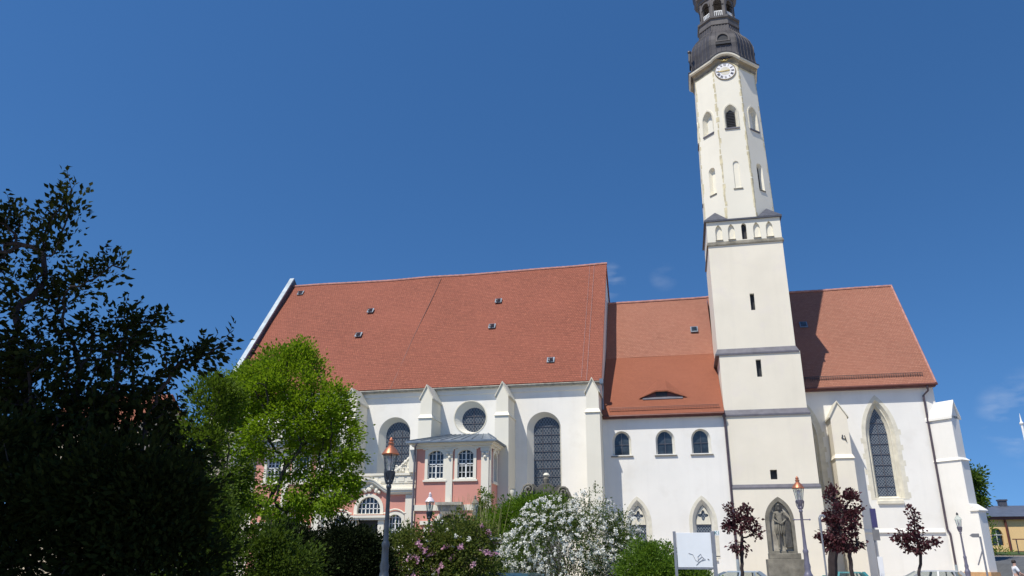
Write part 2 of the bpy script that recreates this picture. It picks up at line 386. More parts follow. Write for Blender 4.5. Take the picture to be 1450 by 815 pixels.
# ------------------------------------------------------------------ mesh helpers
def V3(*a): return Vector(a)
class MB:
    """collects faces and links them as ONE mesh object"""
    def __init__(s, T=None):
        s.v, s.f, s.uv, s.T, s.sm = [], [], [], T, False
    def face(s, pts, uv=None):
        i = len(s.v)
        for p in pts:
            p = Vector(p)
            s.v.append(s.T @ p if s.T else p)
        s.f.append(tuple(range(i, i + len(pts))))
        s.uv.append(uv)
    def hexa(s, b, t):
        """bottom quad b and top quad t, same winding (counter-clockwise from above)"""
        s.face([b[3], b[2], b[1], b[0]]); s.face(t)
        for k in range(4):
            j = (k + 1) % 4
            s.face([b[k], b[j], t[j], t[k]])
    def box(s, x0, x1, y0, y1, z0, z1):
        s.hexa([(x0, y0, z0), (x1, y0, z0), (x1, y1, z0), (x0, y1, z0)], [(x0, y0, z1), (x1, y0, z1), (x1, y1, z1), (x0, y1, z1)])
    def bar(s, a, b, w, d=None, upv=(0, 0, 1)):
        a, b = Vector(a), Vector(b); d = d or w
        t = (b - a).normalized(); u = t.cross(Vector(upv))
        if u.length < 1e-4: u = t.cross(Vector((1, 0, 0)))
        u.normalize(); n = u.cross(t)
        q = lambda p: [p - u * w / 2 - n * d / 2, p + u * w / 2 - n * d / 2, p + u * w / 2 + n * d / 2, p - u * w / 2 + n * d / 2]
        A, B = q(a), q(b)
        s.hexa(A, B)
    def tube(s, pts, rad, n=8, cap=True):
        pts = [Vector(p) for p in pts]
        if not isinstance(rad, (list, tuple)): rad = [rad] * len(pts)
        rings = []; prev = None
        for i, p in enumerate(pts):
            t = (pts[min(i + 1, len(pts) - 1)] - pts[max(i - 1, 0)])
            t = t.normalized() if t.length > 1e-9 else Vector((0, 0, 1))
            u = prev - t * prev.dot(t) if prev else t.orthogonal()
            if u.length < 1e-5: u = t.orthogonal()
            u.normalize(); prev = u; w = t.cross(u)
            rings.append([p + (u * math.cos(2 * math.pi * k / n) + w * math.sin(2 * math.pi * k / n)) * rad[i] for k in range(n)])
        for a, b in zip(rings, rings[1:]):
            for k in range(n):
                j = (k + 1) % n
                s.face([a[k], a[j], b[j], b[k]])
        if cap:
            s.face(rings[0][::-1]); s.face(rings[-1])
    def lathe(s, prof, c=(0, 0, 0), n=16, rot=0.0, cap=True):
        c = Vector(c); rings = []
        for r, z in prof:
            rings.append([c + Vector((r * math.cos(rot + 2 * math.pi * k / n), r * math.sin(rot + 2 * math.pi * k / n), z)) for k in range(n)])
        for a, b in zip(rings, rings[1:]):
            for k in range(n):
                j = (k + 1) % n
                s.face([a[k], a[j], b[j], b[k]])
        if cap:
            s.face(rings[0][::-1]); s.face(rings[-1])
    def prism(s, poly, y0, y1):
        """x,z outline (counter-clockwise seen from the front) pushed from y0 back to y1"""
        s.face([(x, y0, z) for x, z in poly]); s.face([(x, y1, z) for x, z in poly][::-1])
        n = len(poly)
        for k in range(n):
            j = (k + 1) % n
            a, b = poly[k], poly[j]
            s.face([(a[0], y0, a[1]), (a[0], y1, a[1]), (b[0], y1, b[1]), (b[0], y0, b[1])])
    def ball(s, c, r, n=8, sq=(1, 1, 1)):
        c = Vector(c)
        prof = [(math.sin(math.pi * i / n) , -math.cos(math.pi * i / n)) for i in range(1, n)]
        rings = []
        m = n + 2
        for q, z in prof:
            rings.append([c + Vector((r * q * sq[0] * math.cos(2 * math.pi * k / m), r * q * sq[1] * math.sin(2 * math.pi * k / m), r * z * sq[2])) for k in range(m)])
        for a, b in zip(rings, rings[1:]):
            for k in range(m):
                j = (k + 1) % m
                s.face([a[k], a[j], b[j], b[k]])
        s.face(rings[0][::-1]); s.face(rings[-1])
    def build(s, name, mat, parent=None, local=False, smooth=False, bevel=0.0):
        off = Vector((0, 0, 0))
        if parent is not None and not local:
            r = parent
            while r.parent: r = r.parent
            off = r.location
        me = bpy.data.meshes.new(name)
        me.from_pydata([tuple(p - off) for p in s.v], [], s.f)
        if any(u for u in s.uv):
            ul = me.uv_layers.new(name='UVMap'); k = 0
            for f, u in zip(s.f, s.uv):
                for j in range(len(f)):
                    ul.data[k].uv = u[j] if u else (0, 0); k += 1
        bm = bmesh.new(); bm.from_mesh(me)
        bmesh.ops.remove_doubles(bm, verts=bm.verts, dist=1e-4)
        bmesh.ops.recalc_face_normals(bm, faces=bm.faces) if not any(u for u in s.uv) else None
        bm.to_mesh(me); bm.free()
        me.materials.append(mat)
        o = bpy.data.objects.new(name, me)
        COL.objects.link(o)
        if parent is not None: o.parent = parent
        if smooth:
            for p in me.polygons: p.use_smooth = True
            md = o.modifiers.new('edges', 'EDGE_SPLIT'); md.split_angle = R(40)
        if bevel:
            b = o.modifiers.new('bevel', 'BEVEL'); b.width = bevel; b.segments = 2; b.limit_method = 'ANGLE'; b.angle_limit = R(35)
        return o

def tag(o, label=None, cat=None, group=None, kind=None):
    if label: o['label'] = label
    if cat: o['category'] = cat
    if group: o['group'] = group
    if kind: o['kind'] = kind
    return o
def thing(name, label, cat, loc=(0, 0, 0), rz=0.0, group=None):
    o = bpy.data.objects.new(name, None)
    o.empty_display_size = 0.3
    COL.objects.link(o)
    o.location = loc; o.rotation_euler = (0, 0, rz)
    return tag(o, label, cat, group)
def copy_thing(src, loc, rz, label, scale=None):
    c = src.copy(); COL.objects.link(c); c.location = loc; c.rotation_euler = (0, 0, rz); c['label'] = label
    if scale: c.scale = scale
    def rec(a, b):
        for ch in list(a.children):
            d = ch.copy(); COL.objects.link(d); d.parent = b
            rec(ch, d)
    rec(src, c)
    return c

def arch(cx, z0, zs, zt, hw, kind='round', n=9):
    """window outline, counter-clockwise seen from the front, from the lower left"""
    pts = [(cx - hw, z0), (cx + hw, z0)]
    h = zt - zs
    if kind == 'rect': return pts + [(cx + hw, zt), (cx - hw, zt)]
    right = []
    if kind == 'point':
        r = (hw * hw + h * h) / (2 * hw)
        a1 = math.asin(min(1, h / r))
        for i in range(n):
            a = a1 * i / n
            right.append((hw - r + r * math.cos(a), r * math.sin(a)))
    elif kind == 'round':
        for i in range(n):
            a = math.pi / 2 * i / n
            right.append((hw * math.cos(a), h * math.sin(a)))
    elif kind == 'seg':
        r = (hw * hw + h * h) / (2 * h)
        a0 = math.asin(hw / r)
        for i in range(n):
            a = a0 * (1 - i / n)
            right.append((r * math.sin(a), r * math.cos(a) - (r - h)))
    pts += [(cx + x, zs + z) for x, z in right] + [(cx, zt)] + [(cx - x, zs + z) for x, z in right[::-1]]
    return pts
def circle(cx, cz, r, n=32):
    return [(cx + r * math.cos(2 * math.pi * k / n), cz + r * math.sin(2 * math.pi * k / n)) for k in range(n)]
def inside(p, poly):
    x, z = p; c = False; n = len(poly)
    for i in range(n):
        x1, z1 = poly[i]; x2, z2 = poly[i - 1]
        if (z1 > z) != (z2 > z) and x < (x2 - x1) * (z - z1) / (z2 - z1) + x1: c = not c
    return c
def panel(mb, outer, holes, y=0.0):
    """front wall sheet with real openings"""
    vs, es = [], []
    for lp in [outer] + holes:
        b = len(vs); n = len(lp)
        vs += [Vector(p) for p in lp]
        es += [(b + k, b + (k + 1) % n) for k in range(n)]
    ov, oe, of, *_ = delaunay_2d_cdt(vs, es, [], 0, 1e-5)
    for f in of:
        c = sum((ov[i] for i in f), Vector((0, 0))) / len(f)
        if inside(c, outer) and not any(inside(c, h) for h in holes):
            mb.face([(ov[i].x, y, ov[i].y) for i in f])
def loft(mb, a, b, ya, yb):
    n = len(a)
    for k in range(n):
        j = (k + 1) % n
        mb.face([(a[k][0], ya, a[k][1]), (a[j][0], ya, a[j][1]), (b[j][0], yb, b[j][1]), (b[k][0], yb, b[k][1])])
def ring(mb, a, b, y0, y1):
    """flat surround between outlines a (outer) and b (inner), front at y0"""
    loft(mb, a, b, y0, y0); loft(mb, a, a, y1, y0); loft(mb, b, b, y0, y1)
def pane(name, loop, y, mat, parent, T=None):
    mb = MB(T)
    mb.face([(x, y, z) for x, z in loop], uv=list(loop))
    return mb.build(name, mat, parent)
def window(parent, outer, inner, y, depth, revmat, glass, T=None, bars=(), sill=None, sillmat=None, name='window'):
    """a window part: reveal mesh, with pane, bars and sill as its pieces"""
    rv = MB(T); loft(rv, outer, inner, y, y + depth)
    w = rv.build(name, revmat, parent)
    pane('pane', inner, y + depth, glass, w, T)
    if bars:
        b = MB(T)
        for (xa, za, xb, zb, th) in bars: b.bar((xa, y + depth - 0.03, za), (xb, y + depth - 0.03, zb), th, 0.04, (0, 1, 0))
        b.build('glazing_bars', M['flashing'] if name != 'house_window' else M['wood_white'], w)
    if sill:
        s = MB(T); x0, x1, z0, z1, out = sill
        s.hexa([(x0, y - out, z0), (x1, y - out, z0), (x1, y + depth * 0.9, z0), (x0, y + depth * 0.9, z0)],
               [(x0, y - out, z0 + (z1 - z0) * 0.4), (x1, y - out, z0 + (z1 - z0) * 0.4), (x1, y + depth * 0.9, z1), (x0, y + depth * 0.9, z1)])
        s.build('sill', sillmat or M['stone'], w)
    return w
def saddle_bars(x0, x1, z0, z1, step, th=0.035, vert=()):
    out = []
    z = z0 + step
    while z < z1: out.append((x0, z, x1, z, th)); z += step
    for x in vert: out.append((x, z0, x, z1, th))
    return out
def roof_plane(name, p00, p10, p11, p01, mat, parent, thick=0.14, nu=24, nv=10, wav=0.03, sag=0.0, seed=1):
    """tiled slope: p00-p10 along the eave, p01-p11 along the ridge; tile grid in metres"""
    p00, p10, p11, p01 = map(Vector, (p00, p10, p11, p01))
    nrm = (p10 - p00).cross(p01 - p00).normalized()
    rr = np.random.default_rng(seed)
    ph = rr.uniform(0, 6.28, 8)
    L, S = (p10 - p00).length, (p01 - p00).length
    mb = MB(); g = []
    for j in range(nv + 1):
        row = []
        for i in range(nu + 1):
            u, v = i / nu, j / nv
            a = p00.lerp(p10, u); b = p01.lerp(p11, u)
            p = a.lerp(b, v)
            w = wav * (math.sin(u * L * 0.55 + ph[0]) + 0.7 * math.sin(u * L * 1.1 + v * S * 0.6 + ph[1]) + 0.6 * math.sin(v * S * 0.9 + ph[2] + u * 3))
            p = p + nrm * w * (0.3 + 0.7 * min(1, 4 * v * (1 - v) + 0.3))
            p.z -= sag * math.sin(math.pi * u) * v + 0.5 * abs(sag) * v * (math.sin(u * 14 + ph[3]) + math.sin(u * 23 + ph[4])) * 0.25
            ux = (a.lerp(b, v) - p00).dot((p10 - p00).normalized())
            row.append((p, (ux, v * S)))
        g.append(row)
    for j in range(nv):
        for i in range(nu):
            q = [g[j][i], g[j][i + 1], g[j + 1][i + 1], g[j + 1][i]]
            mb.face([x[0] for x in q], uv=[x[1] for x in q])
    # underside and edges
    d = -nrm * thick
    edge = [g[0][i] for i in range(nu + 1)] + [g[j][nu] for j in range(1, nv + 1)] + [g[nv][i] for i in range(nu - 1, -1, -1)] + [g[j][0] for j in range(nv - 1, 0, -1)]
    n = len(edge)
    for k in range(n):
        a, b = edge[k], edge[(k + 1) % n]
        mb.face([b[0], a[0], a[0] + d, b[0] + d], uv=[b[1], a[1], a[1], b[1]])
    mb.face([x[0] + d for x in edge][::-1], uv=[x[1] for x in edge][::-1])
    o = mb.build(name, mat, parent)
    for p in o.data.polygons: p.use_smooth = True
    md = o.modifiers.new('edges', 'EDGE_SPLIT'); md.split_angle = R(35)
    return o, [x[0] for x in g[nv]], [x[0] for x in g[0]]
def ridge_row(pts, mat, parent, r=0.13, name='ridge_tiles'):
    mb = MB()
    # short overlapping half-round caps
    tot = []
    for a, b in zip(pts, pts[1:]):
        n = max(1, int((b - a).length / 0.38))
        for k in range(n):
            p, q = a.lerp(b, k / n), a.lerp(b, (k + 1.08) / n)
            mb.tube([p, q], [r, r * 0.86], 7)
    return mb.build(name, mat, parent)
def snow_guard(a, b, parent, mat, h=0.22, n=30):
    a, b = Vector(a), Vector(b)
    mb = MB()
    mb.tube([a + V3(0, 0, h), b + V3(0, 0, h)], 0.022, 5)
    mb.tube([a + V3(0, 0, h * 0.5), b + V3(0, 0, h * 0.5)], 0.018, 5)
    for k in range(n + 1):
        p = a.lerp(b, k / n)
        mb.bar(p - V3(0, 0, 0.05), p + V3(0, 0, h), 0.03 if k % 3 else 0.06, 0.02)
    return mb.build('snow_guard', mat, parent)

# ================================================================== the setting
def ground_z(x, y):
    s = min(1, max(0, (x - 21) / 4)); s = s * s * (3 - 2 * s)
    t = min(1, max(0, (y - 44) / 40))
    return 2.7 * t * s
def sheet(name, xs, ys, dz, mat, kind='structure'):
    mb = MB()
    for i in range(len(xs) - 1):
        for j in range(len(ys) - 1):
            q = [(xs[i], ys[j]), (xs[i + 1], ys[j]), (xs[i + 1], ys[j + 1]), (xs[i], ys[j + 1])]
            mb.face([(x, y, ground_z(x, y) + dz) for x, y in q])
    return tag(mb.build(name, mat), kind=kind)
lin = lambda a, b, n: [a + (b - a) * k / n for k in range(n + 1)]
sheet('ground', [-1500, -300, -60] + lin(-40, 60, 50) + [100, 300, 1500], [-1500, -300, -40] + lin(-20, 120, 56) + [200, 500, 1500], 0, M['paving'])
sheet('road', lin(-45, 20.5, 8) + lin(21, 60, 20), lin(40.5, 49.5, 8), 0.004, M['asphalt'])
sheet('road', lin(21, 60, 24), lin(49.5, 77, 20), 0.07, M['asphalt'])
sheet('lawn', lin(-40, 1.5, 6), lin(15.5, 37.5, 6), 0.008, M['lawn'])
mb = MB(); mb.box(-45, 20.5, 49.55, 49.75, -0.1, 0.13); tag(mb.build('kerb', M['kerb'], bevel=0.02), kind='structure')
mb = MB(); mb.box(-45, 20.5, 49.753, 57.0, -0.1, 0.125); tag(mb.build('pavement', M['paving']), kind='structure')
mb = MB(); mb.box(-45, 40, 40.2, 40.4, -0.1, 0.12); tag(mb.build('kerb', M['kerb'], bevel=0.02), kind='structure')

# ================================================================== church nave
NY = 57.5
nave = thing('church_nave', 'long white church nave with huge steep weathered red tile roof, left of the tower', 'church nave', (-20.8, NY, 0))
NX0, NX1, NEAVE, NRY, NRZ = -36.4, -5.35, 14.55, 66.5, 27.55
holes = []; wins = []
def nave_round(cx, z0, hw_o, hw_i, zt_o, zt_i, cxi):
    holes.append(arch(cx, z0, zt_o - hw_o, zt_o, hw_o)); wins.append((holes[-1], arch(cxi, z0 + 0.2, zt_i - hw_i, zt_i, hw_i), cxi, z0 + 0.2, zt_i, hw_i))
nave_round(-9.72, 5.6, 1.3, 1.0, 12.42, 12.1, -9.58)
nave_round(-21.55, 7.6, 1.3, 1.0, 12.42, 12.1, -21.4)
nave_round(-27.6, 7.6, 1.3, 1.0, 12.42, 12.1, -27.45)
nave_round(-33.4, 7.6, 1.3, 1.0, 12.42, 12.1, -33.25)
oc_o, oc_i = circle(-15.45, 12.2, 1.25), circle(-15.27, 12.08, 0.95)
mb = MB()
panel(mb, [(NX0, 0), (NX1, 0), (NX1, NEAVE), (NX0, NEAVE)], holes + [oc_o], NY)
back = NRY * 2 - NY
for x in (NX0, NX1):
    mb.face([(x, NY, 0), (x, back, 0), (x, back, NEAVE), (x, NRY, NRZ - 0.1), (x, NY, NEAVE)])
mb.face([(NX0, back, 0), (NX1, back, 0), (NX1, back, NEAVE), (NX0, back, NEAVE)])
mb.build('wall', M['white'], nave)
for k, (o, i, cx, z0, zt, hw) in enumerate(wins):
    window(nave, o, i, NY, 0.5, M['reveal'], M['lead_glass'], bars=saddle_bars(cx - hw + 0.02, cx + hw - 0.02, z0, zt - 0.7, 0.62, 0.02, (cx - 0.33, cx + 0.33)),
           sill=(cx - 1.25, cx + 1.25, z0 - 0.45, z0 + 0.02, 0.12))
ow = window(nave, oc_o, oc_i, NY, 0.5, M['reveal'], M['lead_glass'], bars=[(-16.18, 12.35, -14.36, 12.35, 0.03), (-16.18, 11.8, -14.36, 11.8, 0.03), (-15.27, 11.15, -15.27, 13.0, 0.03)], name='round_window')
s = MB(); ring(s, circle(-15.45, 12.2, 1.32), circle(-15.45, 12.2, 1.25), NY - 0.03, NY); s.build('window_surround', M['stone'], ow)
def buttress(parent, cx, hw, yw, y1, y2, zo, zsh, zap, mat='warm', lowout=0.06):
    """gabled wall pier: lower shaft to zo, upper shaft with a saddle top running back to the wall"""
    b = MB()
    b.box(cx - hw - lowout, cx + hw + lowout, y2, yw, 0, zo - 0.14)
    # water table
    b.hexa([(cx - hw - lowout - 0.07, y2 - 0.09, zo - 0.14), (cx + hw + lowout + 0.07, y2 - 0.09, zo - 0.14), (cx + hw + lowout + 0.07, yw, zo - 0.14), (cx - hw - lowout - 0.07, yw, zo - 0.14)],
           [(cx - hw, y1, zo + 0.16), (cx + hw, y1, zo + 0.16), (cx + hw, yw, zo + 0.16), (cx - hw, yw, zo + 0.16)])
    b.prism([(cx - hw, zo + 0.16), (cx + hw, zo + 0.16), (cx + hw, zsh), (cx, zap - 0.12), (cx - hw, zsh)], y1, yw)
    o = b.build('buttress', M[mat], parent)
    c = MB()
    e = 0.1; t = 0.12
    sl = (zap - 0.12 - zsh) / hw
    for sgn in (-1, 1):
        pts = [(cx + sgn * (hw + e), zsh - e * sl), (cx + sgn * (hw + e), zsh - e * sl + t), (cx, zap), (cx, zap - t)]
        if sgn > 0: pts = pts[::-1] if False else [pts[3], pts[0], pts[1], pts[2]]
        c.prism(pts, y1 - 0.1, yw - 0.002)
    c.build('coping', M['stone'], o)
    return o
for cx in (-12.42, -18.28, -5.77, -24.35, -30.2, -35.9):
    buttress(nave, cx, 0.45, NY, 55.2, 55.05, 11.95, 13.4, 14.4, 'octa')
rf, rid, eav = roof_plane('roof', (NX0 + 0.05, NY - 0.45, NEAVE + 0.02), (NX1 + 0.12, NY - 0.45, NEAVE + 0.02), (NX1 + 0.12, NRY, NRZ), (NX0 + 0.05, NRY, NRZ), M['nave_roof'], nave, nu=60, nv=18, wav=0.03, sag=0.12, seed=3)
ridge_row(rid, M['ridge_tile'], rf, 0.14)
roof_plane('back_roof', (NX1 + 0.12, back + 0.45, NEAVE + 0.02), (NX0 + 0.05, back + 0.45, NEAVE + 0.02), (NX0 + 0.05, NRY + 0.02, NRZ - 0.02), (NX1 + 0.12, NRY + 0.02, NRZ - 0.02), M['nave_roof'], nave, nu=10, nv=4, wav=0)
# verge cable, old valley line and conductor wires on the slope
sd = (Vector((0, NRY - NY + 0.45, NRZ - NEAVE))).normalized()
def on_nave(x, t, lift=0.03):
    return V3(x, NY - 0.45 + (NRY - NY + 0.45) * t, NEAVE + 0.02 + (NRZ - NEAVE) * t) + V3(0, -0.8, 0.58) * lift
mb = MB(); mb.tube([on_nave(-6.35, t, 0.06) for t in lin(0, 1, 12)], 0.009, 4); mb.tube([on_nave(-6.75, t, 0.06) for t in lin(0.02, 1, 12)], 0.007, 4); mb.build('lightning_wire', M['grey_metal'], rf)
mb = MB()
pts = [(-20.95, 0.97), (-21.1, 0.8), (-21.35, 0.6), (-21.6, 0.4), (-21.75, 0.2), (-21.95, 0.0)]
mb.tube([on_nave(x, t, 0.0) for x, t in pts], 0.03, 4); mb.build('tile_seam', M['gutter_red'], rf)
# gutter, hung a little below the tiles
mb = MB(); mb.tube([(NX0, NY - 0.47, NEAVE - 0.1), (NX1 + 0.1, NY - 0.47, NEAVE - 0.08)], 0.05, 8); mb.box(NX0, NX1 + 0.05, NY - 0.43, NY - 0.01, NEAVE - 0.2, NEAVE - 0.13)
for k in range(40):
    x = NX0 + 0.4 + k * 0.79
    mb.bar((x, NY - 0.5, NEAVE - 0.12), (x, NY - 0.02, NEAVE - 0.25), 0.025)
mb.build('gutter', M['pale_stone'], nave)
mb = MB(); mb.prism([(NX0, NEAVE - 0.55), (NX1, NEAVE - 0.55), (NX1, NEAVE - 0.1), (NX0, NEAVE - 0.1)], NY - 0.12, NY - 0.003); mb.build('cornice', M['white'], nave)
mb = MB(); mb.tube([(NX1 + 0.1, NY - 0.5, NEAVE - 0.1), (NX1 + 0.2, NY - 0.3, NEAVE - 0.5), (NX1 + 0.13, NY - 0.15, NEAVE - 1.3), (NX1 + 0.13, NY - 0.15, 0.1)], 0.075, 8); mb.box(NX1 - 0.02, NX1 + 0.26, NY - 0.62, NY - 0.3, NEAVE - 0.28, NEAVE + 0.1); mb.build('downpipe', M['zinc'], nave)
# stepped-up left gable with metal coping
mb = MB()
for a, b in (((NY - 0.6, NEAVE - 0.1), (NRY, NRZ + 0.35)), ((back + 0.6, NEAVE - 0.1), (NRY, NRZ + 0.35))):
    mb.prism([(NX0 - 0.45, 0), (NX0 + 0.02, 0), (NX0 + 0.02, 0.01), (NX0 - 0.45, 0.01)], 0, 0.001)
mb = MB()
gx0, gx1 = NX0 - 0.28, NX0 + 0.02
mb.hexa([(gx0, NY - 0.55, 0), (gx1, NY - 0.55, 0), (gx1, back + 0.5, 0), (gx0, back + 0.5, 0)], [(gx0, NY - 0.55, NEAVE + 0.25), (gx1, NY - 0.55, NEAVE + 0.25), (gx1, back + 0.5, NEAVE + 0.25), (gx0, back + 0.5, NEAVE + 0.25)])
for x in (gx0, gx1): mb.face([(x, NY - 0.55, NEAVE + 0.25), (x, back + 0.5, NEAVE + 0.25), (x, NRY, NRZ + 0.75)])
mb.face([(gx0, NY - 0.55, NEAVE + 0.25), (gx1, NY - 0.55, NEAVE + 0.25), (gx1, NRY, NRZ + 0.75), (gx0, NRY, NRZ + 0.75)])
gw = mb.build('gable_wall', M['white'], nave)
mb = MB()
d = V3(0, NRY - NY + 0.55, NRZ + 0.2 - NEAVE).normalized(); nn = V3(0, -d.z, d.y)
a, b = V3(0, NY - 0.8, NEAVE - 0.02), V3(0, NRY, NRZ + 0.75)
q = lambda p, x, h: V3(x, p.y, p.z) + nn * h
mb.hexa([q(a, gx0 - 0.08, 0.01), q(a, gx1 + 0.06, 0.01), q(b, gx1 + 0.06, 0.01), q(b, gx0 - 0.08, 0.01)], [q(a, gx0 - 0.08, 0.16), q(a, gx1 + 0.06, 0.16), q(b, gx1 + 0.06, 0.16), q(b, gx0 - 0.08, 0.16)])
mb.build('coping', M['zinc_light'], gw)
mb = MB(); mb.hexa([q(a, gx1 + 0.004, -0.7), q(a, gx1 + 0.05, -0.7), q(b, gx1 + 0.05, -0.7), q(b, gx1 + 0.004, -0.7)], [q(a, gx1 + 0.004, 0.0), q(a, gx1 + 0.05, 0.0), q(b, gx1 + 0.05, 0.0), q(b, gx1 + 0.004, 0.0)]); mb.build('side_strip', M['slate'], gw)  # dark slate strip along the right face of the gable
# roof hatches
def roof_vent(parent, p, slope, w=0.5):
    """small curved zinc hatch set on a slope: p on the slope, slope = dz/dy"""
    p = Vector(p); d = V3(0, 1, slope).normalized(); n = V3(0, -d.z, d.y)
    T = Matrix.Translation(p) @ Matrix((V3(1, 0, 0), d, n)).transposed().to_4x4()
    b = MB(T)
    b.hexa([(-w * 0.6, -w * 0.65, 0.0), (w * 0.6, -w * 0.65, 0.0), (w * 0.6, w * 0.55, 0.0), (-w * 0.6, w * 0.55, 0.0)], [(-w * 0.6, -w * 0.65, 0.06), (w * 0.6, -w * 0.65, 0.06), (w * 0.6, w * 0.55, 0.05), (-w * 0.6, w * 0.55, 0.05)])
    o = b.build('roof_vent', M['zinc'], parent)
    h = MB(T)
    h.hexa([(-w * 0.4, -w * 0.42, 0.06), (w * 0.4, -w * 0.42, 0.06), (w * 0.34, w * 0.45, 0.06), (-w * 0.34, w * 0.45, 0.06)], [(-w * 0.3, -w * 0.32, 0.34), (w * 0.3, -w * 0.32, 0.34), (w * 0.3, w * 0.4, 0.12), (-w * 0.3, w * 0.4, 0.12)])
    h.build('hood', M['flashing'], o)
    g = MB(T); g.box(-w * 0.27, -w * 0.04, -w * 0.47, -w * 0.36, 0.07, 0.27); g.build('vent_glass', M['zinc_light'], o)
def nave_spot(px, py):
    d = at(px, py, 60) - CAM
    n = V3(0, -(NRZ - NEAVE), NRY - NY + 0.45); p0 = V3(0, NY - 0.45, NEAVE + 0.02)
    return CAM + d * ((p0 - CAM).dot(n) / d.dot(n))
for px, py in ((426, 415), (525, 440), (508, 474), (706, 426), (697, 462), (780, 510)):
    roof_vent(nave, nave_spot(px, py) + V3(0, -0.03, 0.03), (NRZ - NEAVE) / (NRY - NY + 0.45))

# ================================================================== side wing between nave and tower
WY = 57.1
wing = thing('church_wing', 'low white church wing under bright orange-red roof with eyebrow dormer, between nave and tower', 'church wing', (-1, WY, 0))
WX0, WX1, WE = -5.30, 3.42, 11.75
holes, wins = [], []
for cx, hwi in ((-3.95, 0.62), (-0.85, 0.62), (1.66, 0.62)):
    o = arch(cx + 0.02, 9.0, 9.98, 10.72, 0.68, 'round'); i = arch(cx + 0.0 if cx < -3 else cx - 0.02, 9.02, 9.96, 10.62, 0.52, 'round')
    holes.append(o); wins.append((o, i, 'dark_glass', cx))
for cx in (-3.05, 1.4):
    o = arch(cx, 2.0, 4.3, 5.85, 0.72, 'point'); i = arch(cx + 0.03, 2.3, 4.2, 5.45, 0.5, 'point')
    holes.append(o); wins.append((o, i, 'hex_glass', cx))
mb = MB(); panel(mb, [(WX0, 0), (WX1, 0), (WX1, WE), (WX0, WE)], holes, WY)
mb.face([(WX0, WY, 0), (WX0, 66, 0), (WX0, 66, 20), (WX0, 62.5, 17.5), (WX0, WY, WE)]); mb.face([(WX1, WY, 0), (WX1, 66, 0), (WX1, 66, 20), (WX1, 62.5, 17.5), (WX1, WY, WE)])
mb.build('wall', M['white'], wing)
for o, i, g, cx in wins:
    if g == 'dark_glass':
        w = window(wing, o, i, WY, 0.3, M['reveal'], M[g], sill=(cx - 0.78, cx + 0.8, 8.86, 9.0, 0.1), sillmat=M['old_stone'], bars=[(cx, 9.02, cx, 10.6, 0.03), (cx - .5, 9.75, cx + .5, 9.75, 0.03)])
    else:
        w = window(wing, o, i, WY, 0.35, M['reveal'], M[g], bars=saddle_bars(cx - 0.45, cx + 0.5, 2.3, 4.2, 0.45, 0.03), sill=(cx - 0.78, cx + 0.78, 1.8, 2.05, 0.1))
        s = MB(); ring(s, arch(cx, 1.95, 4.3, 6.1, 0.95, 'point'), arch(cx, 2.0, 4.3, 5.85, 0.72, 'point'), WY - 0.012, WY); s.build('window_surround', M['stone'], w)
        # plate tracery: foiled eye over a pointed light
        t = MB()
        eye = circle(cx + 0.03, 4.78, 0.33, 14)
        tr_o = arch(cx + 0.03, 4.18, 4.2, 5.42, 0.49, 'point')
        hole = [(cx + 0.03 + (0.27 + 0.09 * math.cos(4 * a)) * math.cos(a), 4.78 + (0.27 + 0.09 * math.cos(4 * a)) * math.sin(a)) for a in [2 * math.pi * k / 32 for k in range(32)]]
        panel(t, tr_o, [hole], WY + 0.26); loft(t, hole, hole, WY + 0.26, WY + 0.34); t.build('tracery', M['stone'], w)
CHS = (23.75 - 14.0) / 6.6                      # slope of the high choir roof
wk = V3(0, 62.55, 17.6)
slope_l = (17.6 - 11.85) / (62.55 - 56.75)
ch_r, rid, _ = roof_plane('upper_roof', (WX0, 62.5, 17.58), (3.40, 62.5, 17.58), (3.40, 66.7, 23.75), (WX0, 66.7, 23.75), M['choir_roof'], wing, nu=20, nv=10, wav=0.012, sag=0.03, seed=5)
ridge_row(rid, M['ridge_tile'], ch_r, 0.13)
lo_r, _, _ = roof_plane('lower_roof', (WX0, 56.75, 11.85), (WX1 + 0.02, 56.75, 11.85), (WX1 - 0.0, 62.55, 17.62), (WX0, 62.55, 17.62), M['new_roof'], wing, nu=20, nv=12, wav=0.01, seed=6)
snow_guard((WX0 + 0.6, 57.0, 12.22), (WX1 - 0.3, 57.0, 12.22), lo_r, M['gutter_red'], 0.2, 40)
mb = MB(); mb.tube([(WX0 + 0.1, 56.7, 11.74), (WX1, 56.7, 11.74)], 0.09, 8); mb.box(WX0 + 0.1, WX1 - 0.02, 56.74, WY - 0.003, 11.6, 11.68); mb.build('gutter', M['gutter_red'], wing)
mb = MB(); mb.tube([(WX1 - 0.05, 56.72, 11.66), (WX1 + 0.0, 56.9, 11.3), (3.44, 56.98, 11.0), (3.44, 56.98, 1.9)], 0.085, 8); dp = mb.build('downpipe', M['pipe'], wing)
mb = MB(); mb.tube([(3.44, 56.98, 1.9), (3.44, 56.98, 0.12)], 0.1, 8); mb.build('standpipe', M['zinc_light'], dp)
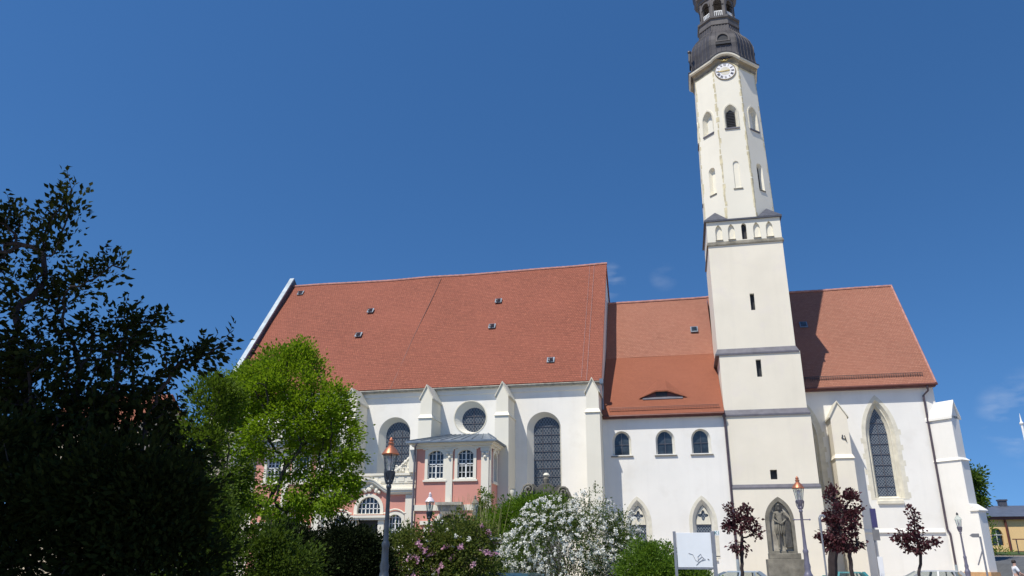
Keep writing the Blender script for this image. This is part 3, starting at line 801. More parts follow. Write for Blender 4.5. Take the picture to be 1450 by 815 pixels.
# eyebrow dormer
dy, dz = 58.2, 11.85 + (58.2 - 56.75) * slope_l + 0.02
A, B, C_, D_ = V3(-2.6, dy, dz), V3(-1.32, dy, dz + 0.56), V3(-0.46, dy, dz + 0.56), V3(0.95, dy, dz)
bk = 0.56 / (slope_l - 0.66)
B2, C2 = B + V3(0.12, bk, bk * 0.66), C_ + V3(-0.12, bk, bk * 0.66)
def roofuv(p): return (p.x, (p.y - 56.75) * 1.41)
ed = MB()
f = V3(0, -0.22, -0.05)
for q in ([B + f, C_ + f, C2, B2], [A + f * 0.6, B + f, B2], [C_ + f, D_ + f * 0.6, C2]): ed.face(q, uv=[roofuv(p) for p in q])
for q in ([B + f, C_ + f, C_ + f - V3(0, 0, .1), B + f - V3(0, 0, .1)], [A + f * .6, B + f, B + f - V3(0, 0, .1), A + f * .6 - V3(0, 0, .04)], [C_ + f, D_ + f * .6, D_ + f * .6 - V3(0, 0, .04), C_ + f - V3(0, 0, .1)]): ed.face(q, uv=[roofuv(p) for p in q])
edo = ed.build('dormer', M['new_roof'], wing)
mb = MB(); mb.face([A, D_, C_, B]); mb.build('dormer_front', M['gutter_red'], edo)
mb = MB()
mb.box(-1.3, -0.48, dy - 0.06, dy + 0.02, dz + 0.08, dz + 0.5); lv = mb.build('dormer_louvre', M['black'], edo)
mb = MB(); mb.hexa([(-2.3, dy - 0.2, dz - 0.16), (0.65, dy - 0.2, dz - 0.16), (0.65, dy, dz + 0.02), (-2.3, dy, dz + 0.02)], [(-2.3, dy - 0.2, dz - 0.12), (0.65, dy - 0.2, dz - 0.12), (0.65, dy, dz + 0.07), (-2.3, dy, dz + 0.07)]); mb.build('dormer_sill', M['flashing'], edo)
def skylight(parent, p, slope):
    p = Vector(p); d = V3(0, 1, slope).normalized(); n = V3(0, -d.z, d.y)
    T = Matrix.Translation(p) @ Matrix((V3(1, 0, 0), d, n)).transposed().to_4x4()
    b = MB(T); b.box(-0.3, 0.3, -0.38, 0.3, 0.0, 0.09); o = b.build('skylight', M['zinc'], parent)
    g = MB(T); g.box(-0.22, 0.22, -0.26, 0.24, 0.091, 0.11); g.build('skylight_pane', M['dark_glass'], o)
skylight(wing, (2.04, 64.15, 20.15), CHS)

# ================================================================== choir
CY = 60.5
choir = thing('church_choir', 'white gothic choir with tall pointed window and diagonal corner buttress, right of the tower', 'church choir', (13.8, CY, 0))
CX0, CX1, CE, CRY, CRZ = 3.45, 18.45, 14.0, 66.7, 23.75
o1 = arch(14.42, 6.0, 10.4, 13.02, 0.98, 'point', 12); i1 = arch(14.40, 6.1, 10.3, 12.45, 0.60, 'point', 12)
o2 = arch(9.2, 6.0, 10.2, 12.6, 0.92, 'point', 12); i2 = arch(9.2, 6.1, 10.1, 12.1, 0.58, 'point', 12)
mb = MB(); panel(mb, [(CX0, 0), (CX1, 0), (CX1, CE), (CX0, CE)], [o1, o2], CY)
cback = CRY * 2 - CY
mb.face([(CX1, CY, 0), (CX1, cback, 0), (CX1, cback, CE), (CX1, CRY, CRZ - 0.05), (CX1, CY, CE)])
mb.face([(CX0, cback, 0), (CX1, cback, 0), (CX1, cback, CE), (CX0, cback, CE)])
mb.build('wall', M['white'], choir)
for o, i, cx in ((o1, i1, 14.40), (o2, i2, 9.2)):
    w = window(choir, o, i, CY, 0.55, M['stone'], M['hex_glass'], bars=saddle_bars(cx - 0.58, cx + 0.58, 6.1, 12.0, 0.75, 0.028, (cx,)),
               sill=(cx - 0.85, cx + 0.85, 5.62, 6.15, 0.14), sillmat=M['stone'])
    s = MB()
    ro = arch(cx + 0.02, 5.9, 10.4, 13.35, 1.25, 'point', 12)
    ri = arch(cx + 0.02, 6.0, 10.4, 13.02 if cx > 10 else 12.6, 0.98 if cx > 10 else 0.92, 'point', 12)
    ring(s, ro, ri, CY - 0.012, CY)
    for k in range(9):                       # toothed quoins beside the jambs
        z = 6.0 + k * 0.55
        for sg in (-1, 1):
            if (k + (sg > 0)) % 2: s.box(cx + 0.02 + sg * 1.25 - 0.14, cx + 0.02 + sg * 1.25 + 0.14, CY - 0.008, CY - 0.002, z, z + 0.38)
    s.build('window_surround', M['stone'], w)
    # inner roll moulding half-way into the splay
    mo = [(a[0] * 0.5 + b[0] * 0.5, a[1] * 0.5 + b[1] * 0.5) for a, b in zip(o, i)]
    t = MB(); t.tube([(x, CY + 0.27, z) for x, z in mo[1:] + mo[:1]], 0.06, 6); t.build('moulding', M['stone'], w)
rf, rid, _ = roof_plane('roof', (CX0 + 1.0, 60.05, CE + 0.0), (CX1 + 0.12, 60.05, CE + 0.0), (CX1 + 0.12, CRY, CRZ), (CX0 - 0.05, CRY, CRZ), M['choir_roof'], choir, nu=26, nv=14, wav=0.012, sag=0.04, seed=8)
ridge_row(rid, M['ridge_tile'], rf, 0.13)
mb = MB(); mb.tube([V3(CX1 + 0.12, 60.0, CE - 0.02).lerp(V3(CX1 + 0.12, CRY, CRZ), t) for t in lin(0, 1, 10)], 0.085, 6); mb.build('verge_tiles', M['ridge_tile'], rf)
roof_plane('back_roof', (CX1 + 0.12, cback + 0.45, CE), (CX0, cback + 0.45, CE), (CX0, CRY + 0.02, CRZ - 0.02), (CX1 + 0.12, CRY + 0.02, CRZ - 0.02), M['choir_roof'], choir, nu=6, nv=4, wav=0)
snow_guard((8.8, 60.42, 14.62), (CX1 - 0.55, 60.42, 14.62), rf, M['iron'], 0.24, 56)
mb = MB(); mb.tube([(7, 59.98, CE - 0.12), (CX1 + 0.2, 59.98, CE - 0.1)], 0.095, 8); mb.box(7, CX1 + 0.1, 60.02, CY - 0.003, CE - 0.26, CE - 0.18); mb.build('gutter', M['gutter_red'], choir)
mb = MB(); mb.tube([(17.95, 60.0, CE - 0.2), (17.98, 60.1, CE - 0.55), (17.7, CY - 0.12, CE - 0.85), (17.7, CY - 0.12, 3.9), (17.82, CY - 0.18, 3.6), (17.82, CY - 0.18, 1.6)], 0.075, 8); dp = mb.build('downpipe', M['pipe'], choir)
mb = MB(); mb.tube([(17.82, CY - 0.18, 1.6), (17.82, CY - 0.18, 0.05)], 0.09, 8); mb.build('standpipe', M['zinc_light'], dp)
mb = MB(); mb.hexa([(8.9, CY - 0.12, 3.68), (CX1 - 0.9, CY - 0.12, 3.68), (CX1 - 0.9, CY - 0.002, 3.66), (8.9, CY - 0.002, 3.66)], [(8.9, CY - 0.12, 3.74), (CX1 - 0.9, CY - 0.12, 3.74), (CX1 - 0.9, CY - 0.002, 3.95), (8.9, CY - 0.002, 3.95)]); mb.build('string_course', M['white'], choir)
cb = buttress(choir, 11.4, 0.56, CY, 58.75, 58.6, 8.75, 11.6, 12.7, 'warm', 0.05)
mb = MB(); mb.bar((11.5, 58.72, 10.25), (11.42, 58.72, 10.0), 0.05); mb.bar((11.42, 58.72, 10.02), (11.7, 58.72, 9.92), 0.05); mb.bar((11.62, 58.72, 10.2), (11.72, 58.72, 9.75), 0.05); mb.build('wall_anchor', M['iron'], cb)
# diagonal corner buttress
T = Matrix.Translation((18.42, 60.5, 0)) @ Matrix.Rotation(R(-45), 4, 'Z')      # local +x points out of the corner
b = MB(T)
hw = 0.50
for L, z0, z1 in ((1.32, 0.0, 8.45), (1.18, 8.45, 11.5)):
    b.box(-0.6, L, -hw, hw, z0, z1)
    if z0 == 0:
        b.hexa([(-0.6, -hw - 0.09, z1 - 0.04), (L + 0.1, -hw - 0.09, z1 - 0.04), (L + 0.1, hw + 0.09, z1 - 0.04), (-0.6, hw + 0.09, z1 - 0.04)], [(-0.6, -hw, z1 + 0.16), (1.18, -hw, z1 + 0.16), (1.18, hw, z1 + 0.16), (-0.6, hw, z1 + 0.16)])
b.box(1.321, 1.80, -hw, hw, 0, 5.05)
b.hexa([(1.321, -hw - 0.1, 5.0), (1.92, -hw - 0.1, 5.0), (1.92, hw + 0.1, 5.0), (1.321, hw + 0.1, 5.0)], [(1.321, -hw - 0.1, 5.5), (1.92, -hw - 0.1, 5.06), (1.92, hw + 0.1, 5.06), (1.321, hw + 0.1, 5.5)])
bo = b.build('buttress', M['white'], choir)
b = MB(T)    # saddle coping: ridge runs out of the corner
for sg in (-1, 1):
    q = [(-0.6, sg * (hw + 0.12), 11.42), (1.30, sg * (hw + 0.12), 11.42), (1.30, 0, 12.62), (-0.6, 0, 12.62)]
    q2 = [(x, y, z - 0.16) for x, y, z in q]
    b.hexa(q2, q)
b.hexa([(-0.6, -hw, 11.3), (1.18, -hw, 11.3), (1.18, hw, 11.3), (-0.6, hw, 11.3)], [(-0.6, -0.03, 12.45), (1.18, -0.03, 12.45), (1.18, 0.03, 12.45), (-0.6, 0.03, 12.45)])
b.build('coping', M['white'], bo)
b = MB(T); b.box(-0.6, 1.92, -hw - 0.1, hw + 0.1, 0.0, 1.15); b.build('plinth', M['orange_stone'], bo)
skylight(choir, (10.75, 64.2, 20.05), CHS)

# ================================================================== bell tower
tower = thing('bell_tower', 'tall cream church tower with octagonal upper storeys, clock and dark copper dome', 'church tower', (6.3, 57.0, 0))
def stage(x0, x1, y0, y1, z0, z1, slits):
    mb = MB()
    hs = [arch(cx, a, b, b, w / 2, 'rect') for cx, a, b, w in slits]
    panel(mb, [(x0, z0), (x1, z0), (x1, z1), (x0, z1)], hs, y0)
    mb.face([(x0, y0, z0), (x0, y1, z0), (x0, y1, z1), (x0, y0, z1)]); mb.face([(x1, y0, z0), (x1, y1, z0), (x1, y1, z1), (x1, y0, z1)])
    mb.face([(x0, y1, z0), (x1, y1, z0), (x1, y1, z1), (x0, y1, z1)]); mb.face([(x0, y0, z1), (x1, y0, z1), (x1, y1, z1), (x0, y1, z1)])
    w = mb.build('wall', M['warm'], tower)
    for h in hs: window(tower, h, h, y0, 0.32, M['reveal'], M['black'], name='slit_window')
    return w
def ledge(x0, x1, y0, y1, z0, z1, out, mat):
    """sloping flashing round the shaft: face band then slope back"""
    b = MB()
    a = [(x0 - out, y0 - out), (x1 + out, y0 - out), (x1 + out, y1 + out), (x0 - out, y1 + out)]
    c = [(x0 - 0.005, y0 - 0.005), (x1 + 0.005, y0 - 0.005), (x1 + 0.005, y1 + 0.005), (x0 - 0.005, y1 + 0.005)]
    zm = z0 + (z1 - z0) * 0.25
    b.hexa([(x, y, z0) for x, y in a], [(x, y, zm) for x, y in a])
    b.hexa([(x, y, zm + 0.002) for x, y in a], [(x, y, z1) for x, y in c])
    return b.build('string_course', M[mat], tower)
stage(3.52, 9.34, 57.0, 63.0, 0, 6.6, [])
stage(3.46, 9.26, 57.05, 63.0, 6.6, 11.6, [(6.38, 7.1, 7.75, 0.46)])
stage(3.45, 9.1, 57.12, 62.9, 11.6, 16.1, [(6.16, 14.32, 15.6, 0.36)])
stage(3.37, 8.86, 57.22, 62.8, 16.1, 24.95, [(6.22, 19.4, 20.7, 0.32)])
ledge(3.46, 9.26, 57.05, 63.0, 6.5, 6.78, 0.09, 'flashing')
ledge(3.45, 9.1, 57.12, 62.9, 11.5, 11.98, 0.16, 'flashing')
ledge(3.37, 8.86, 57.22, 62.8, 16.02, 16.52, 0.18, 'flashing')
ledge(3.37, 8.86, 57.22, 62.8, 24.75, 25.1, 0.1, 'old_stone')
# blind gallery
mb = MB(); gy = 57.2; hs = []; gx0, gx1 = 3.37, 8.86
for cx in (4.25, 5.2, 7.08, 8.02):
    hs.append((arch(cx, 25.2, 25.95, 26.47, 0.25, 'point'), 0.16, M['octa'], cx))
hs.append((arch(6.15, 25.12, 26.2, 26.45, 0.19, 'round'), 0.3, M['black'], None))
panel(mb, [(gx0, 24.95), (gx1, 24.95), (gx1, 26.75), (gx0, 26.75)], [h[0] for h in hs], gy)
for x in (gx0, gx1): mb.face([(x, gy, 24.95), (x, 62.8, 24.95), (x, 62.8, 26.75), (x, gy, 26.75)])
mb.face([(gx0, 62.8, 24.95), (gx1, 62.8, 24.95), (gx1, 62.8, 26.75), (gx0, 62.8, 26.75)])
mb.face([(gx0, gy, 26.75), (gx1, gy, 26.75), (gx1, 62.8, 26.75), (gx0, 62.8, 26.75)])
mb.build('gallery_wall', M['octa'], tower)
for h, d, mt, cx in hs:
    w = window(tower, h, h, gy, d, M['octa'], mt, name='niche')
    if cx:
        s = MB(); s.box(cx - 0.28, cx + 0.28, gy - 0.06, gy - 0.002, 25.12, 25.2); s.build('sill', M['old_stone'], w)
mb = MB(); e = 0.16; mb.box(gx0 - e, gx1 + e, gy - e, 62.8 + e, 26.74, 26.86); 
mb.hexa([(gx0 - e, gy - e, 26.863), (gx1 + e, gy - e, 26.863), (gx1 + e, 62.8 + e, 26.863), (gx0 - e, 62.8 + e, 26.863)], [(gx0 + 0.5, gy + 0.5, 27.15), (gx1 - 0.5, gy + 0.5, 27.15), (gx1 - 0.5, 62.3, 27.15), (gx0 + 0.5, 62.3, 27.15)])
gr = mb.build('gallery_roof', M['slate'], tower)
OX, OY = 6.08, 59.98
def oct_r(z): return 2.70 - (z - 27.0) * (2.70 - 2.47) / 14.0        # half the width across flats
mb = MB()
for sx in (-1, 1):
    for sy in (-1, 1):                       # little hipped roofs on the corners, leaning on the octagon
        cx, cy = (gx0 - e if sx < 0 else gx1 + e), (gy - e if sy < 0 else 62.8 + e)
        a = 1.78
        apex = V3(cx - sx * 0.95, cy - sy * 0.95, 27.9)
        p = [V3(cx, cy, 26.87), V3(cx - sx * a, cy, 26.87), V3(cx, cy - sy * a, 26.87), V3(cx - sx * 1.3, cy - sy * 1.3, 26.9)]
        mb.face([p[0], p[1], apex]); mb.face([p[0], p[2], apex]); mb.face([p[1], p[3], apex]); mb.face([p[2], p[3], apex])
mb.build('corner_roof', M['slate'], tower)
# octagonal shaft
def face_T(k, z):                            # k = 0 looks to the square, then anticlockwise seen from above
    a = R(45 * k)
    n = V3(math.sin(a), -math.cos(a), 0)
    x = V3(math.cos(a), math.sin(a), 0)
    return Matrix(((x.x, -n.x, 0, OX + n.x * z), (x.y, -n.y, 0, OY + n.y * z), (0, 0, 1, 0), (0, 0, 0, 1)))
OZ0, OZ1 = 26.86, 41.3
tilt = (oct_r(OZ0) - oct_r(OZ1)) / (OZ1 - OZ0)
def face_M(k):
    T = face_T(k, oct_r(OZ0))
    sh = Matrix.Identity(4); sh[1][2] = tilt; sh[1][3] = -tilt * OZ0          # face leans back with the taper
    return T @ sh
for k in range(8):
    T = face_M(k); mb = MB(T)
    w0, w1 = oct_r(OZ0) * math.tan(R(22.5)), oct_r(OZ1) * math.tan(R(22.5))
    hs = []
    up_o = arch(0.02, 35.05, 36.5, 37.25, 0.5, 'point'); up_i = arch(0.02, 35.15, 36.4, 36.95, 0.34, 'point')
    hs.append(('bell_window', up_o, up_i, 0.35, M['louvre']))
    if k == 0: hs.append(('blind_window', arch(0.0, 29.6, 31.7, 32.0, 0.24, 'round'), arch(0, 29.65, 31.65, 31.95, 0.22, 'round'), 0.09, M['octa']))
    else: hs.append(('slit_window', arch(0.0, 29.55, 31.6, 31.95, 0.34, 'round'), arch(0.02 if k < 4 else -0.02, 29.65, 31.5, 31.8, 0.2, 'round'), 0.3, M['black'] if k in (1, 3, 5) else M['octa']))
    panel(mb, [(-w0, OZ0), (w0, OZ0), (w1, OZ1), (-w1, OZ1)], [h[1] for h in hs])
    mb.build('wall', M['octa'], tower)
    if k in (2, 3, 4, 5): pass
    for nm, o, i, d, gmat in hs:
        w = window(tower, o, i, 0, d, M['octa'] if nm != 'bell_window' else M['stone'], M['reveal'] if (nm == 'bell_window' and k in (1, 7)) else gmat, T, name=nm)
        if nm == 'bell_window':
            s = MB(T); s.box(-0.56, 0.6, -0.09, -0.003, 34.93, 35.05); s.build('sill', M['flashing'], w)
            s = MB(T); ring(s, arch(0.02, 35.05, 36.5, 37.38, 0.6, 'point'), up_o, -0.05, 0); s.build('window_surround', M['stone'], w)
            if k in (1, 7): continue
            l = MB(T)
            for q in range(10):
                z = 35.25 + q * 0.15
                l.hexa([(-0.3, d - 0.16, z), (0.34, d - 0.16, z), (0.34, d - 0.03, z + 0.09), (-0.3, d - 0.03, z + 0.09)], [(-0.3, d - 0.16, z + 0.025), (0.34, d - 0.16, z + 0.025), (0.34, d - 0.03, z + 0.115), (-0.3, d - 0.03, z + 0.115)])
            l.build('louvre', M['slate'], w)
        else:
            s = MB(T); s.box(-0.36, 0.36, -0.06, -0.003, 29.46, 29.55); s.build('sill', M['old_stone'], w)
# toothed ochre quoins along the eight arrises
rq = random.Random(4)
for k in range(8):
    mb = MB()
    z = 27.0
    while z < 41.0:
        h = rq.uniform(0.32, 0.5); h = min(h, 41.1 - z)
        for kk, sg in ((k, 1), (k + 1, -1)):
            T = face_M(kk % 8)
            wz = oct_r(z) * math.tan(R(22.5)); L = rq.choice((0.04, 0.07, 0.10, 0.15)) 
            wt = oct_r(z + h) * math.tan(R(22.5))
            xs = sorted((sg * wz, sg * (wz - L))); xt = sorted((sg * wt, sg * (wt - L)))
            q = lambda x, y, zz: T @ V3(x, y, zz)
            mb.face([q(xs[0], -0.006, z), q(xs[1], -0.006, z), q(xt[1], -0.006, z + h), q(xt[0], -0.006, z + h)])
        z += h + rq.choice((0.0, 0.02, 0.12))
    mb.build('quoin', M['ochre'], tower)
# crowning cornice that swings up over the clock faces
def corn_path(off, dz):
    pts = []
    for k in range(8):
        rr_ = oct_r(OZ1) + off; wv = rr_ * math.tan(R(22.5)); T = face_T(k, rr_)
        n = 12
        for i in range(n):
            u = -1 + 2 * i / n
            lift = 0.0
            if k % 2 == 0: lift = 0.62 * (1 - abs(u) ** 2.2)
            pts.append(T @ V3(u * wv, 0, OZ1 + lift + dz))
    return pts
def sweep(prof, name, mat, parent=None):
    mb = MB(); rows = [corn_path(o, z) for o, z in prof]
    n = len(rows[0])
    for a, b in zip(rows, rows[1:]):
        for i in range(n):
            j = (i + 1) % n
            mb.face([a[i], a[j], b[j], b[i]])
    return mb.build(name, mat, parent or tower)
sweep([(-0.02, -0.62), (0.012, -0.62), (0.012, -0.30), (0.0, -0.29)], 'frieze', M['ochre'])
cn = sweep([(0.0, -0.32), (0.10, -0.30), (0.12, -0.14), (0.28, -0.02), (0.29, 0.02)], 'lower_cornice', M['brown_stone'])  # lower half of the cornice, browner than the pale top
sweep([(0.29, 0.02), (0.33, 0.06), (0.42, 0.10), (0.44, 0.26), (0.38, 0.28)], 'cornice', M['stone'])
sweep([(0.0, -0.45), (0.06, -0.44), (0.08, -0.31), (0.0, -0.30)], 'lower_moulding', M['old_stone'])
sweep([(0.46, 0.262), (0.48, 0.33), (0.2, 0.42), (-0.3, 0.62)], 'cornice_flashing', M['dome'])
# clock
CT = face_M(0)
CZ = 40.55
cT = CT @ Matrix.Translation((-0.05, 0, CZ))
def disc(mb, r0, r1, y, n=40):
    for k in range(n):
        a, b = 2 * math.pi * k / n, 2 * math.pi * (k + 1) / n
        if r0 == 0: mb.face([(0, y, 0), (r1 * math.cos(a), y, r1 * math.sin(a)), (r1 * math.cos(b), y, r1 * math.sin(b))])
        else: mb.face([(r0 * math.cos(a), y, r0 * math.sin(a)), (r1 * math.cos(a), y, r1 * math.sin(a)), (r1 * math.cos(b), y, r1 * math.sin(b)), (r0 * math.cos(b), y, r0 * math.sin(b))])
mb = MB(cT); disc(mb, 0, 0.80, -0.05); loft(mb, circle(0, 0, 0.80, 40), circle(0, 0, 0.80, 40), -0.05, 0.02); clock = mb.build('clock', M['clockface'], tower)
mb = MB(cT); disc(mb, 0, 0.40, -0.056); mb.build('clock_centre', M['stone'], clock)
mb = MB(cT)
prof = [(0.80, -0.002), (0.80, -0.08), (0.86, -0.08), (0.88, -0.002)]
for (ra, ya), (rb, yb) in zip(prof, prof[1:]): loft(mb, circle(0, 0, ra, 40), circle(0, 0, rb, 40), ya, yb)
mb.build('clock_rim', M['brown_stone'], clock)
for hnum, txt in enumerate(['XII', 'I', 'II', 'III', 'IIII', 'V', 'VI', 'VII', 'VIII', 'IX', 'X', 'XI']):
    mb = MB(cT)
    a = -2 * math.pi * hnum / 12
    wd = {'I': 0.05, 'V': 0.11, 'X': 0.11}
    tw = sum(wd[c] for c in txt); x = -tw / 2
    Rm = Matrix.Rotation(-a, 4, 'Y')
    def st(xa, za, xb, zb, th):
        p, q_ = Rm @ V3(xa, -0.058, za), Rm @ V3(xb, -0.058, zb)
        mb.bar(p, q_, th, 0.008, (0, 1, 0))
    for c in txt:
        m_ = x + wd[c] / 2
        if c == 'I': st(m_, 0.50, m_, 0.73, 0.028)
        if c == 'V': st(m_, 0.50, m_ - 0.04, 0.73, 0.028); st(m_, 0.50, m_ + 0.04, 0.73, 0.018)
        if c == 'X': st(m_ + 0.04, 0.50, m_ - 0.04, 0.73, 0.028); st(m_ - 0.04, 0.50, m_ + 0.04, 0.73, 0.018)
        x += wd[c]
    mb.build('numeral', M['clocknum'], clock)
def hand(name, ang, L, w):
    b = MB(cT); a = R(ang); d = V3(math.sin(a), 0, math.cos(a)); p = V3(math.cos(a), 0, -math.sin(a))
    y = V3(0, -0.075 if name == 'hour_hand' else -0.085, 0); o2 = V3(0, -0.012, 0)
    t = [y - d * 0.16 - p * w * 0.4, y - d * 0.16 + p * w * 0.4, y + d * L * 0.62 + p * w * 0.9, y + d * L, y + d * L * 0.62 - p * w * 0.9]
    b.face(t); b.face([q + o2 for q in t])
    for i in range(5): j = (i + 1) % 5; b.face([t[i], t[j], t[j] + o2, t[i] + o2])
    b.build(name, M['gold'], clock)
hand('hour_hand', 82, 0.42, 0.07); hand('minute_hand', 268, 0.70, 0.05)
mb = MB(cT)
for sg in (-1, 1): mb.tube([(0, -0.1, 1.0), (sg * 0.12, -0.14, 0.97), (sg * 0.25, -0.14, 1.01), (sg * 0.32, -0.12, 1.09)], [0.06, 0.06, 0.05, 0.03], 6)
mb.ball((0, -0.12, 0.99), 0.09, 6); mb.build('gilt_ornament', M['gold'], tower)
# dome, lantern, onion and spire
def oct_lathe(name, prof, mat, parent=tower, c=(OX, OY, 0), n=8, smooth=False):
    mb = MB(); mb.lathe([(r / math.cos(math.pi / n), z) for r, z in prof], c, n, R(22.5) if n == 8 else 0)
    return mb.build(name, mat, parent, smooth=smooth)
dome_prof = [(2.72, 41.7), (2.64, 42.2), (2.62, 42.7), (2.62, 43.25), (2.56, 43.8), (2.40, 44.3), (2.14, 44.75), (1.86, 45.1), (1.70, 45.4), (1.64, 45.95)]
dome = oct_lathe('dome', dome_prof, M['dome'])
mb = MB()                                     # standing seams
for k in range(8):
    for u in (-0.95, -0.57, -0.19, 0.19, 0.57, 0.95):
        pts = []
        for r, z in dome_prof:
            T = face_T(k, r + 0.015); pts.append(T @ V3(u * r * math.tan(R(22.5)), 0, z))
        mb.tube(pts, 0.03, 4)
mb.build('standing_seam', M['dome'], dome)
# lunette dormers on the four main faces
for k in (0, 2, 4, 6):
    T = face_T(k, 2.64)
    b = MB(T)
    b.prism(arch(0, 43.25, 43.75, 44.35, 0.6, 'round'), 0, 1.0); dm = b.build('dome_dormer', M['dome'], dome)
    g = MB(T); g.face([(x, -0.012, z) for x, z in arch(0, 43.5, 43.68, 44.12, 0.42, 'round')]); g.build('dormer_opening', M['black'], dm)
    g = MB(T); ring(g, arch(0, 43.42, 43.68, 44.32, 0.58, 'round'), arch(0, 43.5, 43.68, 44.14, 0.44, 'round'), -0.09, -0.003); g.build('dormer_frame', M['lantern'], dm)
    g = MB(T); g.box(-0.62, 0.62, -0.12, -0.015, 43.12, 43.34); g.build('dormer_sill', M['black'], dm)
oct_lathe('lantern_base', [(1.62, 45.900), (1.72, 45.950), (1.72, 46.250), (1.66, 46.300), (1.66, 46.570), (1.78, 46.630), (1.80, 46.800), (1.5, 46.870)], M['lantern'])
for k in range(8):
    T = face_T(k, 1.42); wv = 1.42 * math.tan(R(22.5))
    o = arch(0, 46.950, 48.400, 48.770, 0.36, 'round')
    mb = MB(T); panel(mb, [(-wv, 46.850), (wv, 46.850), (wv, 49.050), (-wv, 49.050)], [o]); loft(mb, o, o, 0, 0.22)
    wv2 = 1.2 * math.tan(R(22.5)); panel(mb, [(-wv2, 46.850), (wv2, 46.850), (wv2, 49.050), (-wv2, 49.050)], [o], 0.22)
    mb.box(-wv - 0.03, -wv + 0.14, -0.05, -0.003, 46.900, 48.950)
    lw = mb.build('lantern_wall', M['lantern'], tower)
    mb = MB(T); mb.bar((-0.36, 0.08, 47.600), (0.36, 0.08, 47.600), 0.07)
    for i in range(5): mb.bar((-0.32 + i * 0.16, 0.08, 46.900), (-0.32 + i * 0.16, 0.08, 47.600), 0.065)
    mb.build('railing', M['wood_white'], lw)
    mb = MB(T); ring(mb, arch(0, 48.250, 48.400, 48.930, 0.5, 'round'), arch(0, 48.250, 48.400, 48.770, 0.36, 'round'), -0.06, -0.003); mb.build('arch_moulding', M['lantern'], lw)
oct_lathe('lantern_cornice', [(1.45, 49.030), (1.52, 49.050), (1.55, 49.300), (1.75, 49.450), (1.8, 49.650), (1.86, 49.750), (1.7, 49.900)], M['lantern'])
oct_lathe('onion', [(1.7, 49.850), (1.9, 50.350), (1.95, 50.950), (1.7, 51.750), (1.15, 52.650), (0.6, 53.650), (0.38, 54.850), (0.22, 57.050), (0.1, 60.050)], M['dome'])
mb = MB(); mb.ball((OX, OY, 60.250), 0.32, 8); mb.tube([(OX, OY, 60.450), (OX, OY, 62.250)], 0.04, 6); mb.build('spire_ball', M['gold'], tower)
mb = MB(); mb.tube([(3.62, 58.4, 41.6), (3.25, 58.3, 42.5), (3.3, 58.3, 43.3)], 0.1, 6); mb.ball((3.3, 58.3, 43.4), 0.17, 6); mb.build('rain_spout', M['dome'], tower)

# ================================================================== pink baroque house before the nave
house = thing('pink_house', 'salmon pink baroque house with cream pilasters and zinc roof, built against the white nave', 'house', (-18, 52.5, 0))
PY = 52.5
def pink_window(cx, y, z0, zs, zt, hw, T=None, cols=4, rows=4, parent=house, ear=True):
    o = arch(cx, z0, zs, zt, hw, 'seg'); 
    w = window(parent, o, o, y, 0.2, M['cream'], M['room_glass'], T, name='house_window')
    f = MB(T)
    f.bar((cx, y + 0.13, z0), (cx, y + 0.13, zt), 0.09, 0.05, (0, 1, 0)); f.bar((cx - hw, y + 0.13, z0 + (zs - z0) * 0.62), (cx + hw, y + 0.13, z0 + (zs - z0) * 0.62), 0.09, 0.05, (0, 1, 0))
    for q in range(1, cols):
        if q * 2 != cols: x = cx - hw + 2 * hw * q / cols; f.bar((x, y + 0.14, z0), (x, y + 0.14, zs + (zt - zs) * 0.7), 0.04, 0.04, (0, 1, 0))
    for q in range(1, rows + 1):
        z = z0 + (zs - z0) * (q / (rows - 0.2)); 
        if z < zt - 0.1: f.bar((cx - hw, y + 0.14, z), (cx + hw, y + 0.14, z), 0.035, 0.04, (0, 1, 0))
    for x in (cx - hw + 0.03, cx + hw - 0.03): f.bar((x, y + 0.13, z0), (x, y + 0.13, zs), 0.07, 0.05, (0, 1, 0))
    f.bar((cx - hw, y + 0.13, z0 + 0.03), (cx + hw, y + 0.13, z0 + 0.03), 0.08, 0.05, (0, 1, 0))
    f.build('sash', M['wood_white'], w)
    s = MB(T)
    ring(s, arch(cx, z0 - 0.16, zt + 0.04, zt + 0.2, hw + 0.2, 'seg'), o, y - 0.07, y)
    if ear:
        top = arch(cx, zs + 0.12, zs + 0.16, zt + 0.30, hw + 0.36, 'seg')
        lo_ = arch(cx, zs + 0.04, zs + 0.08, zt + 0.2, hw + 0.30, 'seg')
        for a, b in zip(top[1:], top[2:] ): pass
        pts = [V3(x, y - 0.1, z) for x, z in arch(cx, 0, zt + 0.1, zt + 0.34, hw + 0.16, 'seg')[2:]]
        pts = [V3(cx + hw + 0.34, y - 0.1, zt + 0.1)] + pts + [V3(cx - hw - 0.34, y - 0.1, zt + 0.1)]
        s.tube(pts, 0.055, 6)
    s.box(cx - hw - 0.3, cx + hw + 0.3, y - 0.12, y - 0.003, z0 - 0.2, z0 - 0.08)
    s.build('window_surround', M['cream'], w)
    return o
